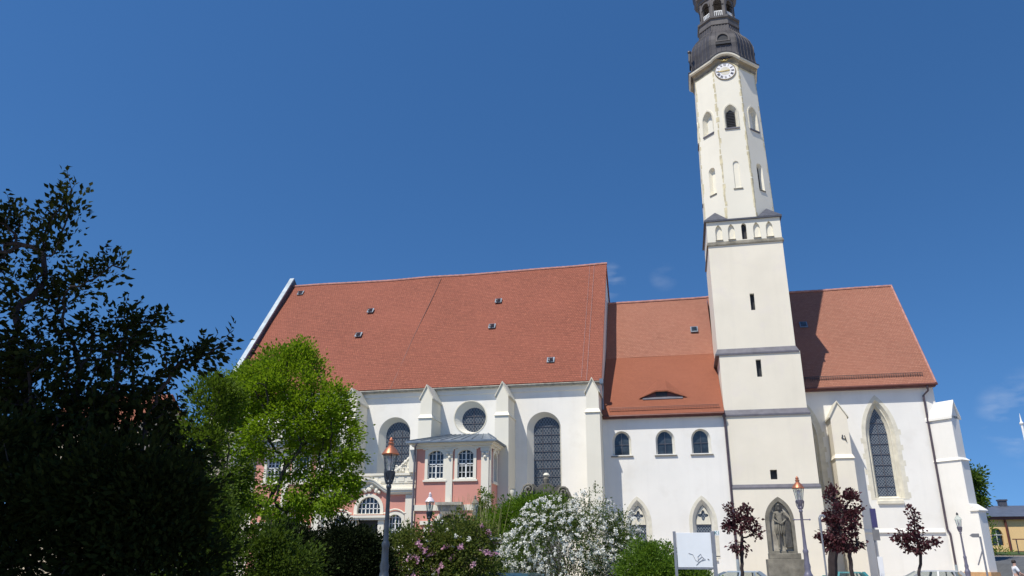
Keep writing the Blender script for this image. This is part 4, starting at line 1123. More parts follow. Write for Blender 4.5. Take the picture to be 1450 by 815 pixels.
def pavilion(x0, x1, ztop=9.55):
    """two-storey pink pavilion between x0 and x1"""
    cx = (x0 + x1) / 2
    wins = [(cx - 1.2, 7.1, 8.72, 9.02, 0.57), (cx + 0.95, 7.1, 8.72, 9.02, 0.57)]
    hs = [arch(a, b, c, d, e_, 'seg') for a, b, c, d, e_ in wins]
    door = arch(cx - 0.05, 0.4, 3.95, 4.75, 0.95, 'round')
    mb = MB(); panel(mb, [(x0, 0), (x1, 0), (x1, ztop - 0.35), (x0, ztop - 0.35)], hs + [door], PY)
    mb.build('wall', M['pink'], house)
    # right flank with a narrow window
    T = Matrix.Translation((x1, PY, 0)) @ Matrix.Rotation(R(90), 4, 'Z')
    side = arch(1.6, 7.0, 8.6, 8.95, 0.5, 'seg')
    mb = MB(T); panel(mb, [(0, 0), (NY - PY, 0), (NY - PY, ztop - 0.35), (0, ztop - 0.35)], [side]); mb.build('wall', M['pink'], house)
    mb = MB(); mb.face([(x0, PY, 0), (x0, NY, 0), (x0, NY, ztop - 0.35), (x0, PY, ztop - 0.35)]); mb.build('wall', M['pink'], house)
    for a in wins: pink_window(a[0], PY, a[1], a[2], a[3], a[4])
    pink_window(1.6, 0, 7.0, 8.6, 8.95, 0.5, T, 2, 4)
    # pilasters, bands
    p = MB()
    for a, b in ((cx - 0.42, cx + 0.04), (x1 - 0.55, x1 - 0.02)):
        p.box(a, b, PY - 0.09, PY - 0.003, 5.15, ztop - 0.3)
        p.box(a - 0.05, b + 0.05, PY - 0.13, PY - 0.003, ztop - 0.62, ztop - 0.42)
        for q in range(3): p.ball(((a + b) / 2 + (q - 1) * 0.15, PY - 0.13, ztop - 0.78 - (0.25 if q == 1 else 0)), 0.11, 6)
    for a, b in ((x1 - 0.55, x1 - 0.02),): p.box(a, b, PY - 0.075, PY - 0.003, 0.1, 4.95)
    p.build('pilaster', M['cream'], house)
    p = MB(T); p.box(0.003, 0.35, -0.09, -0.003, 0.1, ztop - 0.3); p.build('pilaster', M['cream'], house)
    p = MB(); p.box(x0 - 0.04, x1 + 0.04, PY - 0.11, PY - 0.002, 4.98, 5.36); p.build('band', M['cream'], house)
    # door with a heavy hood
    dd = MB(); loft(dd, door, door, PY, PY + 0.4); dr = dd.build('door', M['cream'], house)
    dd = MB(); dd.face([(x, PY + 0.4, z) for x, z in door]); dd.build('door_leaf', M['black'], dr)
    dd = MB(); ring(dd, arch(cx - 0.05, 0.4, 3.95, 4.98, 1.2, 'round'), door, PY - 0.12, PY)
    for sg in (-1, 1): dd.box(cx - 0.05 + sg * 1.55 - 0.25, cx - 0.05 + sg * 1.55 + 0.25, PY - 0.2, PY - 0.004, 0.4, 3.9); dd.box(cx - 0.05 + sg * 1.6 - 0.45, cx - 0.05 + sg * 1.6 + 0.45, PY - 0.3, PY - 0.004, 4.05, 4.3)
    dd.build('door_surround', M['cream'], dr)
    dd = MB(); dd.hexa([(cx - 0.62, PY - 0.34, 4.75), (cx + 0.5, PY - 0.34, 4.75), (cx + 0.5, PY - 0.004, 4.75), (cx - 0.62, PY - 0.004, 4.75)], [(cx - 0.8, PY - 0.5, 5.3), (cx + 0.7, PY - 0.5, 5.3), (cx + 0.7, PY - 0.115, 5.3), (cx - 0.8, PY - 0.115, 5.3)])
    dd.box(cx - 0.98, cx + 0.88, PY - 0.6, PY - 0.113, 5.31, 5.5); dd.build('door_hood', M['pale_stone'], dr)
    # cornice and low hipped zinc roof
    c = MB()
    for i, (o_, z0, z1) in enumerate(((0.12, ztop - 0.4, ztop - 0.25), (0.28, ztop - 0.245, ztop - 0.1), (0.45, ztop - 0.095, ztop + 0.06))):
        c.box(x0 - o_, x1 + o_, PY - o_, NY - 0.01, z0, z1)
    c.build('cornice', M['cream'], house)
    o_ = 0.6; zt = ztop + 0.08
    r_ = MB()
    a = [V3(x0 - o_, PY - o_, zt), V3(x1 + o_, PY - o_, zt), V3(x1 + o_, NY - 0.02, zt), V3(x0 - o_, NY - 0.02, zt)]
    b = [V3(x0 + 1.2, NY - 0.5, zt + 1.2), V3(x1 - 1.2, NY - 0.5, zt + 1.2), V3(x1 - 1.2, NY - 0.02, zt + 1.2), V3(x0 + 1.2, NY - 0.02, zt + 1.2)]
    r_.hexa(a, b); r_.box(x0 - o_ - 0.03, x1 + o_ + 0.03, PY - o_ - 0.04, NY - 0.03, zt - 0.11, zt - 0.003)
    ro = r_.build('roof', M['zinc'], house)
    s = MB()
    for k in range(9):
        x = x0 - 0.3 + (x1 - x0 + 0.6) * k / 8; xe = min(max(x, x0 + 1.2), x1 - 1.2) if False else x0 + 1.2 + (x1 - x0 - 2.4) * k / 8
        s.bar((x, PY - o_ + 0.05, zt + 0.05), (xe, NY - 0.5, zt + 1.22), 0.03, 0.05)
    for q in (0, 1): s.bar(a[q] + V3(0, 0, 0.03), b[q] + V3(0, 0, 0.03), 0.07)
    s.build('roof_seam', M['zinc'], ro)
pavilion(-17.95, -12.7)
pavilion(-30.2, -24.9)
# low middle wing with terrace parapet
LY = 52.9
lx0, lx1 = -24.9, -17.95
lun = arch(-21.42, 4.86, 5.1, 5.98, 0.86, 'round'); dor = arch(-21.42, 0.3, 4.45, 4.45, 0.75, 'rect')
sw = [arch(x, 2.6, 4.5, 4.78, 0.48, 'seg') for x in (-23.45, -19.45)]
mb = MB(); panel(mb, [(lx0, 0), (lx1, 0), (lx1, 6.9), (lx0, 6.9)], [lun, dor] + sw, LY); mb.build('wall', M['pink'], house)
w = window(house, lun, lun, LY, 0.2, M['cream'], M['room_glass'], name='house_window')
f = MB()
for q in range(1, 6): x = -21.42 - 0.86 + 1.72 * q / 6; f.bar((x, LY + 0.14, 4.86), (x, LY + 0.14, 5.1 + 0.84 * math.sqrt(max(0, 1 - ((x + 21.42) / 0.86) ** 2))), 0.05 if q % 2 else 0.07, 0.04, (0, 1, 0))
for z in (5.2, 5.55): f.bar((-22.25, LY + 0.14, z), (-20.6, LY + 0.14, z), 0.045, 0.04, (0, 1, 0))
f.build('sash', M['wood_white'], w)
s = MB(); ring(s, arch(-21.42, 4.8, 5.1, 6.2, 1.1, 'round'), lun, LY - 0.08, LY)
for q in range(14):
    a = math.pi * (q + 0.5) / 14; s.ball((-21.42 + 0.75 * math.cos(a) * rq.uniform(0.3, 1.1), LY - 0.1, 6.25 + 0.55 * math.sin(a) * rq.uniform(0.2, 1)), rq.uniform(0.09, 0.17), 5)
s.build('window_surround', M['cream'], w)
dd = MB(); loft(dd, dor, dor, LY, LY + 0.35); dr = dd.build('door', M['cream'], house)
dd = MB(); dd.face([(x, LY + 0.35, z) for x, z in dor]); dd.build('door_leaf', M['black'], dr)
dd = MB()
for sg in (-1, 1): dd.box(-21.42 + sg * 1.0 - 0.22, -21.42 + sg * 1.0 + 0.22, LY - 0.16, LY - 0.003, 0.2, 4.4)
dd.box(-21.42 - 1.5, -21.42 + 1.5, LY - 0.3, LY - 0.003, 4.42, 4.56); dd.box(-21.42 - 1.62, -21.42 + 1.62, LY - 0.4, LY - 0.003, 4.563, 4.72); dd.build('door_surround', M['cream'], dr)
for x in (-23.45, -19.45): pink_window(x, LY, 2.6, 4.5, 4.78, 0.48, None, 4, 5)
for a, b in ((-18.72, -18.02), (-24.85, -24.15)):
    p = MB(); p.box(a, b, LY - 0.12, LY - 0.003, 0.1, 6.1); p.build('pilaster', M['cream'], house)
p = MB(); p.box(-18.5, -17.955, PY + 0.02, PY + 0.45, 7.585, 9.14); p.build('pilaster', M['cream'], house)
def wave(x): t = abs(x + 21.42) / 1.6; return 0.75 * (0.5 + 0.5 * math.cos(math.pi * min(1, t)))
xs = lin(lx0 + 0.02, lx1 - 0.02, 40)
c = MB()
for (o0, z0, z1) in ((0.18, 6.12, 6.24), (0.34, 6.243, 6.4), (0.42, 6.403, 6.5)):
    for a, b in zip(xs, xs[1:]):
        c.hexa([(a, LY - o0, z0 + wave(a)), (b, LY - o0, z0 + wave(b)), (b, LY - 0.003, z0 + wave(b)), (a, LY - 0.003, z0 + wave(a))], [(a, LY - o0, z1 + wave(a)), (b, LY - o0, z1 + wave(b)), (b, LY - 0.003, z1 + wave(b)), (a, LY - 0.003, z1 + wave(a))])
c.build('cornice', M['cream'], house)
c = MB(); c.box(lx0 + 0.01, lx1 - 0.01, LY - 0.1, LY + 0.3, 6.902, 7.42); c.box(lx0 + 0.01, lx1 - 0.01, LY - 0.2, LY + 0.4, 7.423, 7.58); c.box(lx0 + 0.01, lx1 - 0.01, LY - 0.05, LY - 0.003, 6.5, 6.9)
for k in range(10):
    x = lx0 + 0.6 + k * 0.65
    c.box(x - 0.22, x + 0.22, LY - 0.13, LY - 0.102, 7.0, 7.32)
c.build('parapet', M['cream'], house)
c = MB(); c.box(lx0 + 0.01, lx1 - 0.01, LY + 0.3, NY - 0.01, 6.7, 6.88); c.build('terrace', M['zinc'], house)
# carved scroll wings against the pavilions
rs = random.Random(9)
for sg, xb in ((-1, -18.0), (1, -24.85)):
    c = MB()
    top, run = 9.2, 1.75
    for k in range(30):
        t = k / 29
        x = xb + sg * (0.1 + run * t); h = 7.58 + (top - 7.58) * (1 - t) ** 1.35
        c.box(x - 0.035, x + 0.035, LY - 0.02 + 0.001 * (k % 2), LY + 0.18, 7.583, h)
    for k in range(34):
        t = rs.random(); x = xb + sg * (0.15 + run * t); h = 7.7 + (9.1 - 7.7) * (1 - t) ** 1.35
        c.ball((x, LY - 0.04, 7.7 + (h - 7.7) * rs.random()), rs.uniform(0.06, 0.15), 5)
    for k in range(10):
        t = k / 9; x = xb + sg * (0.1 + run * t); h = 7.62 + (top - 7.6) * (1 - t) ** 1.35
        c.ball((x, LY + 0.05, h), rs.uniform(0.12, 0.19), 6)
    c.tube([(xb + sg * (0.1 + run * k / 12), LY, 7.62 + (top - 7.6) * (1 - k / 12) ** 1.35) for k in range(13)], 0.09, 6)
    for (ax, az, ar) in ((0.35, 8.75, 0.2), (1.55, 7.9, 0.22)):
        c.tube([(xb + sg * ax + ar * (1 - k / 20) * math.cos(k * 0.6), LY - 0.08, az + ar * (1 - k / 20) * math.sin(k * 0.6)) for k in range(20)], 0.05, 5)
    c.build('scroll_ornament', M['cream'], house)
mb = MB(); mb.tube([(-17.75, PY - 0.62, 9.5), (-17.9, PY - 0.5, 9.3), (-18.02, PY - 0.16, 8.9), (-18.02, PY - 0.16, 0.1)], 0.075, 8); mb.build('downpipe', M['flashing'], house)

# ================================================================== vegetation
def leaf_object(name, P, N, U, S, mat, parent=None, aspect=0.5, fold=0.25, curl=0.0):
    """many small folded leaves: P base, U tip direction, N facing, S length"""
    n = len(P)
    U = U / np.linalg.norm(U, axis=1, keepdims=True)
    B = np.cross(N, U); bl = np.linalg.norm(B, axis=1, keepdims=True); bl[bl < 1e-6] = 1; B = B / bl
    Nn = np.cross(U, B)
    S = S[:, None]
    a = P; t = P + U * S - Nn * S * curl
    l = P + U * S * 0.45 + B * S * aspect * 0.5 + Nn * S * fold * 0.5 * aspect
    r = P + U * S * 0.45 - B * S * aspect * 0.5 + Nn * S * fold * 0.5 * aspect
    co = np.stack([a, l, t, r], 1).reshape(-1, 3).astype(np.float32)
    me = bpy.data.meshes.new(name)
    me.vertices.add(4 * n); me.vertices.foreach_set('co', co.ravel())
    idx = np.arange(n) * 4
    tri = np.stack([idx, idx + 2, idx + 1, idx, idx + 3, idx + 2], 1).astype(np.int32)
    me.loops.add(6 * n); me.loops.foreach_set('vertex_index', tri.ravel())
    me.polygons.add(2 * n)
    me.polygons.foreach_set('loop_start', (np.arange(2 * n) * 3).astype(np.int32))
    me.polygons.foreach_set('loop_total', np.full(2 * n, 3, np.int32))
    me.update(calc_edges=True); me.validate()
    me.materials.append(mat)
    o = bpy.data.objects.new(name, me); COL.objects.link(o)
    if parent is not None: o.parent = parent
    return o
def pxblob(px, py, rx, ry, Y, deep=None):
    """an ellipsoid of crown: centre and radii (metres) from its place in the photograph at the depth Y"""
    c = at(px, py, Y); k = mpp(c)
    return (np.array(c), np.array([rx * k, (deep if deep else rx * k), ry * k]))
def sample_blobs(blobs, n, shell=0.0, g=rng):
    vol = np.array([b[1].prod() ** 0.8 for b in blobs]); pr = vol / vol.sum()
    out = []
    pick = g.choice(len(blobs), n, p=pr)
    d = g.normal(size=(n, 3)); d /= np.linalg.norm(d, axis=1, keepdims=True)
    rr_ = g.uniform(shell ** 3, 1, n) ** (1 / 3)
    C = np.array([b[0] for b in blobs]); Rr = np.array([b[1] for b in blobs])
    return C[pick] + d * rr_[:, None] * Rr[pick], d
def grow(base, attract, step, infl, kill, first=None, iters=140, g=rng):
    """space colonisation; returns nodes and parents"""
    nodes = [np.array(base, float)]; par = [-1]
    if first is not None:
        for p in first: nodes.append(np.array(p, float)); par.append(len(nodes) - 2)
    A = np.array(attract)
    for it in range(iters):
        if len(A) == 0: break
        Nn = np.array(nodes)
        d2 = ((A[:, None, :] - Nn[None]) ** 2).sum(-1)
        near = d2.argmin(1); dm = np.sqrt(d2[np.arange(len(A)), near])
        act = dm < infl
        if not act.any():
            j = dm.argmin(); act = np.zeros(len(A), bool); act[j] = True
        new = 0
        for nd in np.unique(near[act]):
            v = A[act & (near == nd)] - Nn[nd]
            v = (v / (np.linalg.norm(v, axis=1, keepdims=True) + 1e-9)).mean(0) + g.normal(size=3) * 0.12
            l = np.linalg.norm(v)
            if l < 1e-6: continue
            p = Nn[nd] + v / l * step
            nodes.append(p); par.append(int(nd)); new += 1
        if not new or len(nodes) > 5000: break
        Nw = np.array(nodes[-new:])
        A = A[(((A[:, None] - Nw[None]) ** 2).sum(-1)).min(1) > kill ** 2]
    return np.array(nodes), par
def branch_mesh(name, nodes, par, r_tip, r_base, mat, parent, ex=2.3, sides=6):
    n = len(nodes); ch = [[] for _ in range(n)]
    for i, p in enumerate(par):
        if p >= 0: ch[p].append(i)
    w = np.zeros(n)
    for i in range(n - 1, -1, -1):
        w[i] = 1.0 if not ch[i] else sum(w[j] for j in ch[i])
    rad = r_tip + (r_base - r_tip) * (w / w[0]) ** (1 / ex)
    mb = MB()
    def walk(start):
        stack = [(start, None)]
        while stack:
            i, pre = stack.pop()
            chain = [pre, i] if pre is not None else [i]
            while ch[chain[-1]]:
                kids = sorted(ch[chain[-1]], key=lambda j: -w[j])
                for k in kids[1:]: stack.append((k, chain[-1]))
                chain.append(kids[0])
            if len(chain) > 1:
                rr_ = [rad[j] for j in chain]
                if pre is not None: rr_[0] = rr_[1]
                mb.tube([Vector(nodes[j]) for j in chain], rr_, sides, cap=False)
    walk(0)
    o = mb.build(name, mat, parent, smooth=True)
    tips = [i for i in range(n) if w[i] <= 2]
    return o, tips, w, rad
def rnd_unit(n, g=rng):
    d = g.normal(size=(n, 3)); return d / np.linalg.norm(d, axis=1, keepdims=True)
def tree(name, label, cat, base, blobs, n_att, n_leaf, leaf, mat, bark, r_base, step, infl, kill, spread=0.3, group=None, first=None, aspect=0.5, up_bias=0.3, seed=1, r_tip=0.008, shoots=0, shoot_len=0.5, shell=0.25, droop=0.0):
    g = np.random.default_rng(seed)
    root = thing(name, label, cat, tuple(base), group=group)
    A, _ = sample_blobs(blobs, n_att, shell, g)
    nodes, par = grow(base, A, step, infl, kill, first, g=g)
    tr, tips, w, rad = branch_mesh('trunk', nodes, par, r_tip, r_base, bark, root)
    T = nodes[tips]
    cen = np.array([b[0] for b in blobs]).mean(0)
    Ps, Us, Ns = [], [], []
    if shoots:
        mbs = MB()
        src = nodes[[i for i in range(len(nodes)) if w[i] <= 4]]
        for k in range(shoots):
            p = src[g.integers(len(src))]
            out = p - cen; out[2] *= 0.6; out /= np.linalg.norm(out) + 1e-6
            d = out * 0.75 + np.array([0, 0, 0.75]) + g.normal(size=3) * 0.35; d /= np.linalg.norm(d)
            L = shoot_len * g.uniform(0.5, 1.25)
            m = max(4, int(L / 0.045)); bend = g.normal(size=3) * 0.15
            pts = [p + d * L * t + bend * L * t * t for t in np.linspace(0, 1, m)]
            mbs.tube([Vector(q) for q in pts[::2]], 0.004, 3, cap=False)
            side = np.cross(d, g.normal(size=3)); side /= np.linalg.norm(side)
            for q_i, q in enumerate(pts[1:]):
                for sg in (1, -1):
                    if g.random() < 0.12: continue
                    a = g.uniform(0, 6.28)
                    s2 = side * math.cos(a) + np.cross(d, side) * math.sin(a)
                    Ps.append(q); Us.append(s2 * sg * 0.9 + d * 0.5 + g.normal(size=3) * 0.2)
                    Ns.append(d * 0.8 + np.array([0, 0, 0.4]) + g.normal(size=3) * 0.35)
        mbs.build('twig', bark, root)
    if n_leaf:
        pick = g.integers(len(T), size=n_leaf)
        off = g.normal(size=(n_leaf, 3)) * spread * np.array([1, 1, 0.7]); off[:, 2] -= droop
        P = T[pick] + off
        U = off + (P - cen) * 0.15 + rnd_unit(n_leaf, g) * spread * 0.9
        Nn = np.array([0, 0, 1.0]) * up_bias + rnd_unit(n_leaf, g) * 0.8 + np.array(sdir) * 0.15
    else:
        P, U, Nn = np.zeros((0, 3)), np.zeros((0, 3)), np.zeros((0, 3))
    if Ps: P = np.vstack([P, np.array(Ps)]); U = np.vstack([U, np.array(Us)]); Nn = np.vstack([Nn, np.array(Ns)])
    P = P - np.array(root.location)
    S = leaf * g.uniform(0.65, 1.2, len(P))
    leaf_object('crown', P, Nn, U, S, mat, root, aspect, curl=0.12)
    return root
def shrub(name, label, cat, base, blobs, n_leaf, leaf, mat, bark=None, n_stem=24, clumps=160, spread=0.16, group=None, flowers=None, aspect=0.5, seed=1, shell=0.5, up_bias=0.5, spikes=0):
    """stems from the base, leaves in clumps; flowers = (count, size, material, clusters, spread)"""
    g = np.random.default_rng(seed); base = np.array(base, float)
    root = thing(name, label, cat, tuple(base), group=group)
    mb = MB(); bark = bark or M['bark']
    C, D = sample_blobs(blobs, clumps, shell, g)
    for k in range(n_stem):
        t = C[g.integers(len(C))]; b = base + np.append(g.normal(size=2) * 0.25, -0.05)
        mid = b * 0.5 + t * 0.5 + np.array([0, 0, 0.25 * np.linalg.norm((t - b)[:2])])
        pts = [Vector(b * (1 - s) ** 2 + 2 * mid * s * (1 - s) + t * s * s) for s in np.linspace(0, 1, 7)]
        mb.tube(pts, [0.02, 0.018, 0.015, 0.012, 0.01, 0.008, 0.005], 5, cap=False)
    mb.build('stem', bark, root, smooth=True)
    pick = g.integers(len(C), size=n_leaf)
    off = g.normal(size=(n_leaf, 3)) * spread
    P = C[pick] + off
    U = off + D[pick] * spread * 0.8 + rnd_unit(n_leaf, g) * spread * 0.6 + np.array([0, 0, 0.3 * spread])
    Nn = np.array([0, 0, 1.0]) * up_bias + D[pick] * 0.5 + rnd_unit(n_leaf, g) * 0.8
    if spikes:
        m = 26; sp, su, sn = [], [], []
        for k in range(spikes):
            j = g.integers(len(C)); 
            if D[j][2] < 0.1: continue
            d = np.array([0, 0, 1.0]) + D[j] * 0.4 + g.normal(size=3) * 0.2; d /= np.linalg.norm(d)
            for q in range(m):
                t = q / m; sp.append(C[j] + d * t * g.uniform(.9, 1.1) * spread * 3); su.append(rnd_unit(1, g)[0] + d); sn.append(d + rnd_unit(1, g)[0] * .6)
        if sp: P = np.vstack([P, np.array(sp)]); U = np.vstack([U, np.array(su)]); Nn = np.vstack([Nn, np.array(sn)])
    keep = P[:, 2] > 0.03
    P, U, Nn = P[keep], U[keep], Nn[keep]
    leaf_object('foliage', P - base, Nn, U, leaf * g.uniform(0.65, 1.2, len(P)), mat, root, aspect)
    if flowers:
        for cnt, size, fm, ncl, fs in flowers:
            FC, FD = sample_blobs(blobs, ncl, 0.82, g)
            FC = FC + FD * 0.06
            pk = g.integers(ncl, size=cnt)
            # sprays hang along short arching lines
            dirn = rnd_unit(ncl, g) * 0.6 + FD * 0.7 + np.array([0, 0, -0.35]); 
            tt = g.normal(size=cnt)
            Pp = FC[pk] + dirn[pk] * tt[:, None] * fs + g.normal(size=(cnt, 3)) * fs * 0.32
            kp = Pp[:, 2] > 0.05; Pp = Pp[kp]; pk = pk[kp]; c2 = len(Pp)
            leaf_object('blossom', Pp - base, FD[pk] * 0.4 + np.array(sdir) * 0.7 + rnd_unit(c2, g) * 0.6, rnd_unit(c2, g), size * g.uniform(0.6, 1.25, c2), fm, root, 0.95)
    return root

# the green tree before the nave
mY = 33.0
mb_ = at(386, 800, mY)
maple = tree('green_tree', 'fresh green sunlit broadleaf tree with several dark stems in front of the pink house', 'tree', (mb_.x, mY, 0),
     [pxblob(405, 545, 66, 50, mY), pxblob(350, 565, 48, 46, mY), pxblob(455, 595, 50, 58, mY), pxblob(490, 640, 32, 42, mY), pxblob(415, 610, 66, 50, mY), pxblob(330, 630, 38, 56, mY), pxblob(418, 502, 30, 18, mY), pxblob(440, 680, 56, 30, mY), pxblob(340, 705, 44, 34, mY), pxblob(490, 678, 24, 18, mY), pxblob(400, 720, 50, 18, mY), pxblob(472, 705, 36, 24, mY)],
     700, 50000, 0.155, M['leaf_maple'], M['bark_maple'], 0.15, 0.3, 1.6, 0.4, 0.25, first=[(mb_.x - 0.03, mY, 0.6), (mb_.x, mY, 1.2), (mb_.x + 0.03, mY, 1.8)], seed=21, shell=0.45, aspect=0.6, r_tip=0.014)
# slimmer tree left of it, half shaded
sY = 24.0
sb = at(300, 800, sY)
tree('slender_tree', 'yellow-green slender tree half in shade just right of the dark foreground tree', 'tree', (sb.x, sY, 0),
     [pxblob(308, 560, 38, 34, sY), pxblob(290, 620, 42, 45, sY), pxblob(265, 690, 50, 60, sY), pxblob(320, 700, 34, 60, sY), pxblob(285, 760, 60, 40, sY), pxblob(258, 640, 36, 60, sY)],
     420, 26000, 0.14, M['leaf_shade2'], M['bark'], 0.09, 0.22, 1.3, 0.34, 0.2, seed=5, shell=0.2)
# dark tree close to the camera
dY = 8.5
db = at(90, 800, dY)
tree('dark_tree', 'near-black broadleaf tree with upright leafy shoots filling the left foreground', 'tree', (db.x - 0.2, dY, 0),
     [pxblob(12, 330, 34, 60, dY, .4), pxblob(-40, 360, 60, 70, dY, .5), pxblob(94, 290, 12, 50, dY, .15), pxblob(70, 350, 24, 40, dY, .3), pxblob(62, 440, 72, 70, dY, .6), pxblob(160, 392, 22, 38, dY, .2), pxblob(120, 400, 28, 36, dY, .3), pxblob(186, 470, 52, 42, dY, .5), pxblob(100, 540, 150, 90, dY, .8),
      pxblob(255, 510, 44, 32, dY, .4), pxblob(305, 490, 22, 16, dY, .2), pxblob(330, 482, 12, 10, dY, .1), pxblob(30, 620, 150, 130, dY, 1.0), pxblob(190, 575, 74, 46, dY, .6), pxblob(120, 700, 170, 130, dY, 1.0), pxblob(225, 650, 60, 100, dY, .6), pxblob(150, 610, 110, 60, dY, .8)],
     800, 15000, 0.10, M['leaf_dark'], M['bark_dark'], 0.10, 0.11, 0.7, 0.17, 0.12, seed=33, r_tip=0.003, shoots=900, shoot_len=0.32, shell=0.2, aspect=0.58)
# unseen big tree, added behind left of the camera to shade the dark tree
bigc = [(np.array([-9.5, 0.6, 12.0]), np.array([4.8, 4.6, 4.0])), (np.array([-6.2, -0.2, 11.2]), np.array([3.6, 3.6, 3.4])), (np.array([-12.5, 2.0, 11.0]), np.array([4, 4, 3.6])), (np.array([-8.2, -2.0, 14.0]), np.array([4, 4, 3]))]
tree('added_shade_tree', 'large unseen leafy tree, added beside the photographer to shade the dark foreground tree', 'tree', (-10.5, -1.5, 0), bigc, 500, 26000, 0.42, M['leaf_mid'], M['bark'], 0.32, 0.6, 3.5, 0.9, 0.5, seed=8, r_tip=0.02)
# shrubs
def gpt(px, Y): p = at(px, 800, Y); return (p.x, Y, 0)
shrub('yew_hedge', 'clipped yew bush, coloured almost black for deep shade, left of the near lamp post', 'bush', gpt(480, 19), [pxblob(425, 805, 55, 56, 19, .9), pxblob(492, 800, 52, 52, 19, .9), pxblob(522, 812, 34, 50, 19, .7), pxblob(474, 752, 12, 26, 19, .3), pxblob(400, 775, 24, 30, 19, .5)], 75000, 0.085, M['leaf_yew'], n_stem=16, clumps=800, spread=0.10, seed=3, aspect=0.5, shell=0.3)
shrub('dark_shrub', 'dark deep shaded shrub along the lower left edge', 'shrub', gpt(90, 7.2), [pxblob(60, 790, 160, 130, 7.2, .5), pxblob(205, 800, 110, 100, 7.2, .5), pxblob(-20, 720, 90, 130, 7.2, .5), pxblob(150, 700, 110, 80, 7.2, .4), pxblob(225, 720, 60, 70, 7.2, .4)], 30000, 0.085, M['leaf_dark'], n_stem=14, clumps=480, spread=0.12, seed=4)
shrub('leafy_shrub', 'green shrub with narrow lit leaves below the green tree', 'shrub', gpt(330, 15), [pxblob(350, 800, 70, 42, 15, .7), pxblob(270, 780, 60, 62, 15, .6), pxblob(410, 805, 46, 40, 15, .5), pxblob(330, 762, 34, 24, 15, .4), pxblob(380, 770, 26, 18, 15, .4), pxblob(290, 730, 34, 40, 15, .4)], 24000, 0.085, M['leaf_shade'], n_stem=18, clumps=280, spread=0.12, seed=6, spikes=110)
lY = 21.0
shrub('lilac_shrub', 'loose olive shrub with pink and lilac flower heads before the pink house door', 'flowering shrub', gpt(620, lY), [pxblob(595, 802, 60, 46, lY, .8), pxblob(660, 790, 50, 52, lY, .8), pxblob(640, 770, 36, 34, lY, .6), pxblob(568, 795, 30, 42, lY, .6)], 22000, 0.10, M['leaf_lilac'], n_stem=30, clumps=320, spread=0.13, seed=9, spikes=60,
      flowers=[(3200, 0.055, M['petal_pink'], 70, 0.07), (900, 0.055, M['petal_white'], 60, 0.05)])
gY = 30.0
shrub('leafy_shrub', 'bright green rounded shrub between the pink house corner and the white-flowering bush', 'shrub', gpt(700, gY), [pxblob(708, 768, 46, 46, gY, 1.2), pxblob(738, 745, 44, 38, gY, 1.1), pxblob(668, 785, 38, 36, gY, 1.0), pxblob(768, 722, 34, 20, gY, .8), pxblob(722, 728, 22, 14, gY, .6)], 30000, 0.11, M['leaf_shrub'], n_stem=26, clumps=360, spread=0.15, seed=12)
shrub('topiary_shrub', 'small upright dark green sapling at the right corner of the pink house', 'shrub', gpt(688, 34), [pxblob(687, 705, 7, 11, 34, .2), pxblob(684, 735, 12, 22, 34, .3)], 2600, 0.10, M['leaf_mid'], n_stem=5, clumps=40, spread=0.09, seed=13)
wY = 27.0
shrub('blossom_bush', 'big arching bush covered in white blossom in the middle of the lawn', 'flowering bush', gpt(805, wY), [pxblob(800, 775, 92, 58, wY, 1.6), pxblob(848, 765, 50, 44, wY, 1.2), pxblob(785, 735, 50, 30, wY, 1.0), pxblob(735, 800, 56, 30, wY, 1.2), pxblob(882, 785, 30, 46, wY, 1.0), pxblob(830, 715, 34, 18, wY, .6), pxblob(885, 745, 22, 20, wY, .6)], 24000, 0.08, M['leaf_grey'], n_stem=60, clumps=460, spread=0.12, seed=15, spikes=70,
      flowers=[(24000, 0.052, M['petal_white'], 900, 0.065)])
rY = 25.0
shrub('low_shrub', 'low lime green spreading shrub under the white notice board', 'shrub', gpt(940, rY), [pxblob(932, 808, 48, 38, rY, 1.0), pxblob(972, 820, 40, 30, rY, .9), pxblob(905, 812, 34, 44, rY, .9)], 34000, 0.085, M['leaf_low'], n_stem=22, clumps=420, spread=0.095, seed=17, spikes=20)
# grass stalks between the shrubs
mb = MB(); gr_ = random.Random(3); root = thing('ornamental_grass', 'tuft of thin dry grass stalks rising behind the lilac shrub', 'grass tuft', gpt(665, 23))
for k in range(90):
    b = V3(root.location.x + gr_.gauss(0, .35), 23 + gr_.gauss(0, .25), 0); h = gr_.uniform(2.6, 3.6); dx, dy_ = gr_.gauss(0, .35), gr_.gauss(0, .2)
    mb.tube([b, b + V3(dx * .3, dy_ * .3, h * .5), b + V3(dx, dy_, h)], [0.009, 0.007, 0.003], 4, cap=False)
mb.build('stalk', M['stalk'], root)
# purple street trees
def copper(px, Y, label, blobs, seed, n=3800, rb=0.06):
    b = at(px, 800, Y)
    return tree('copper_tree', label, 'tree', (b.x, Y, 0), [pxblob(*q, Y) for q in blobs], 110, int(n * 0.4), 0.125, M['leaf_purple'], M['bark_dark'], rb, 0.15, 1.2, 0.2, 0.085, 'purple-leaved street trees', seed=seed, r_tip=0.005, aspect=0.75, shell=0.1)
copper(1052, 30, 'small purple-leaved street tree left of the stone monument', [(1050, 742, 20, 22), (1032, 718, 9, 6), (1060, 725, 10, 10), (1048, 776, 14, 10), (1068, 752, 9, 10), (1034, 748, 10, 6), (1040, 728, 8, 10)], 41, 2700)
copper(1196, 31, 'dense dark purple tree in front of the choir buttress, rightmost trunk of the pair', [(1198, 735, 22, 22), (1206, 703, 15, 9), (1190, 765, 22, 16), (1214, 770, 12, 12), (1162, 757, 13, 6), (1215, 722, 11, 8), (1170, 735, 10, 8), (1222, 748, 7, 6)], 42, 5200, 0.07)
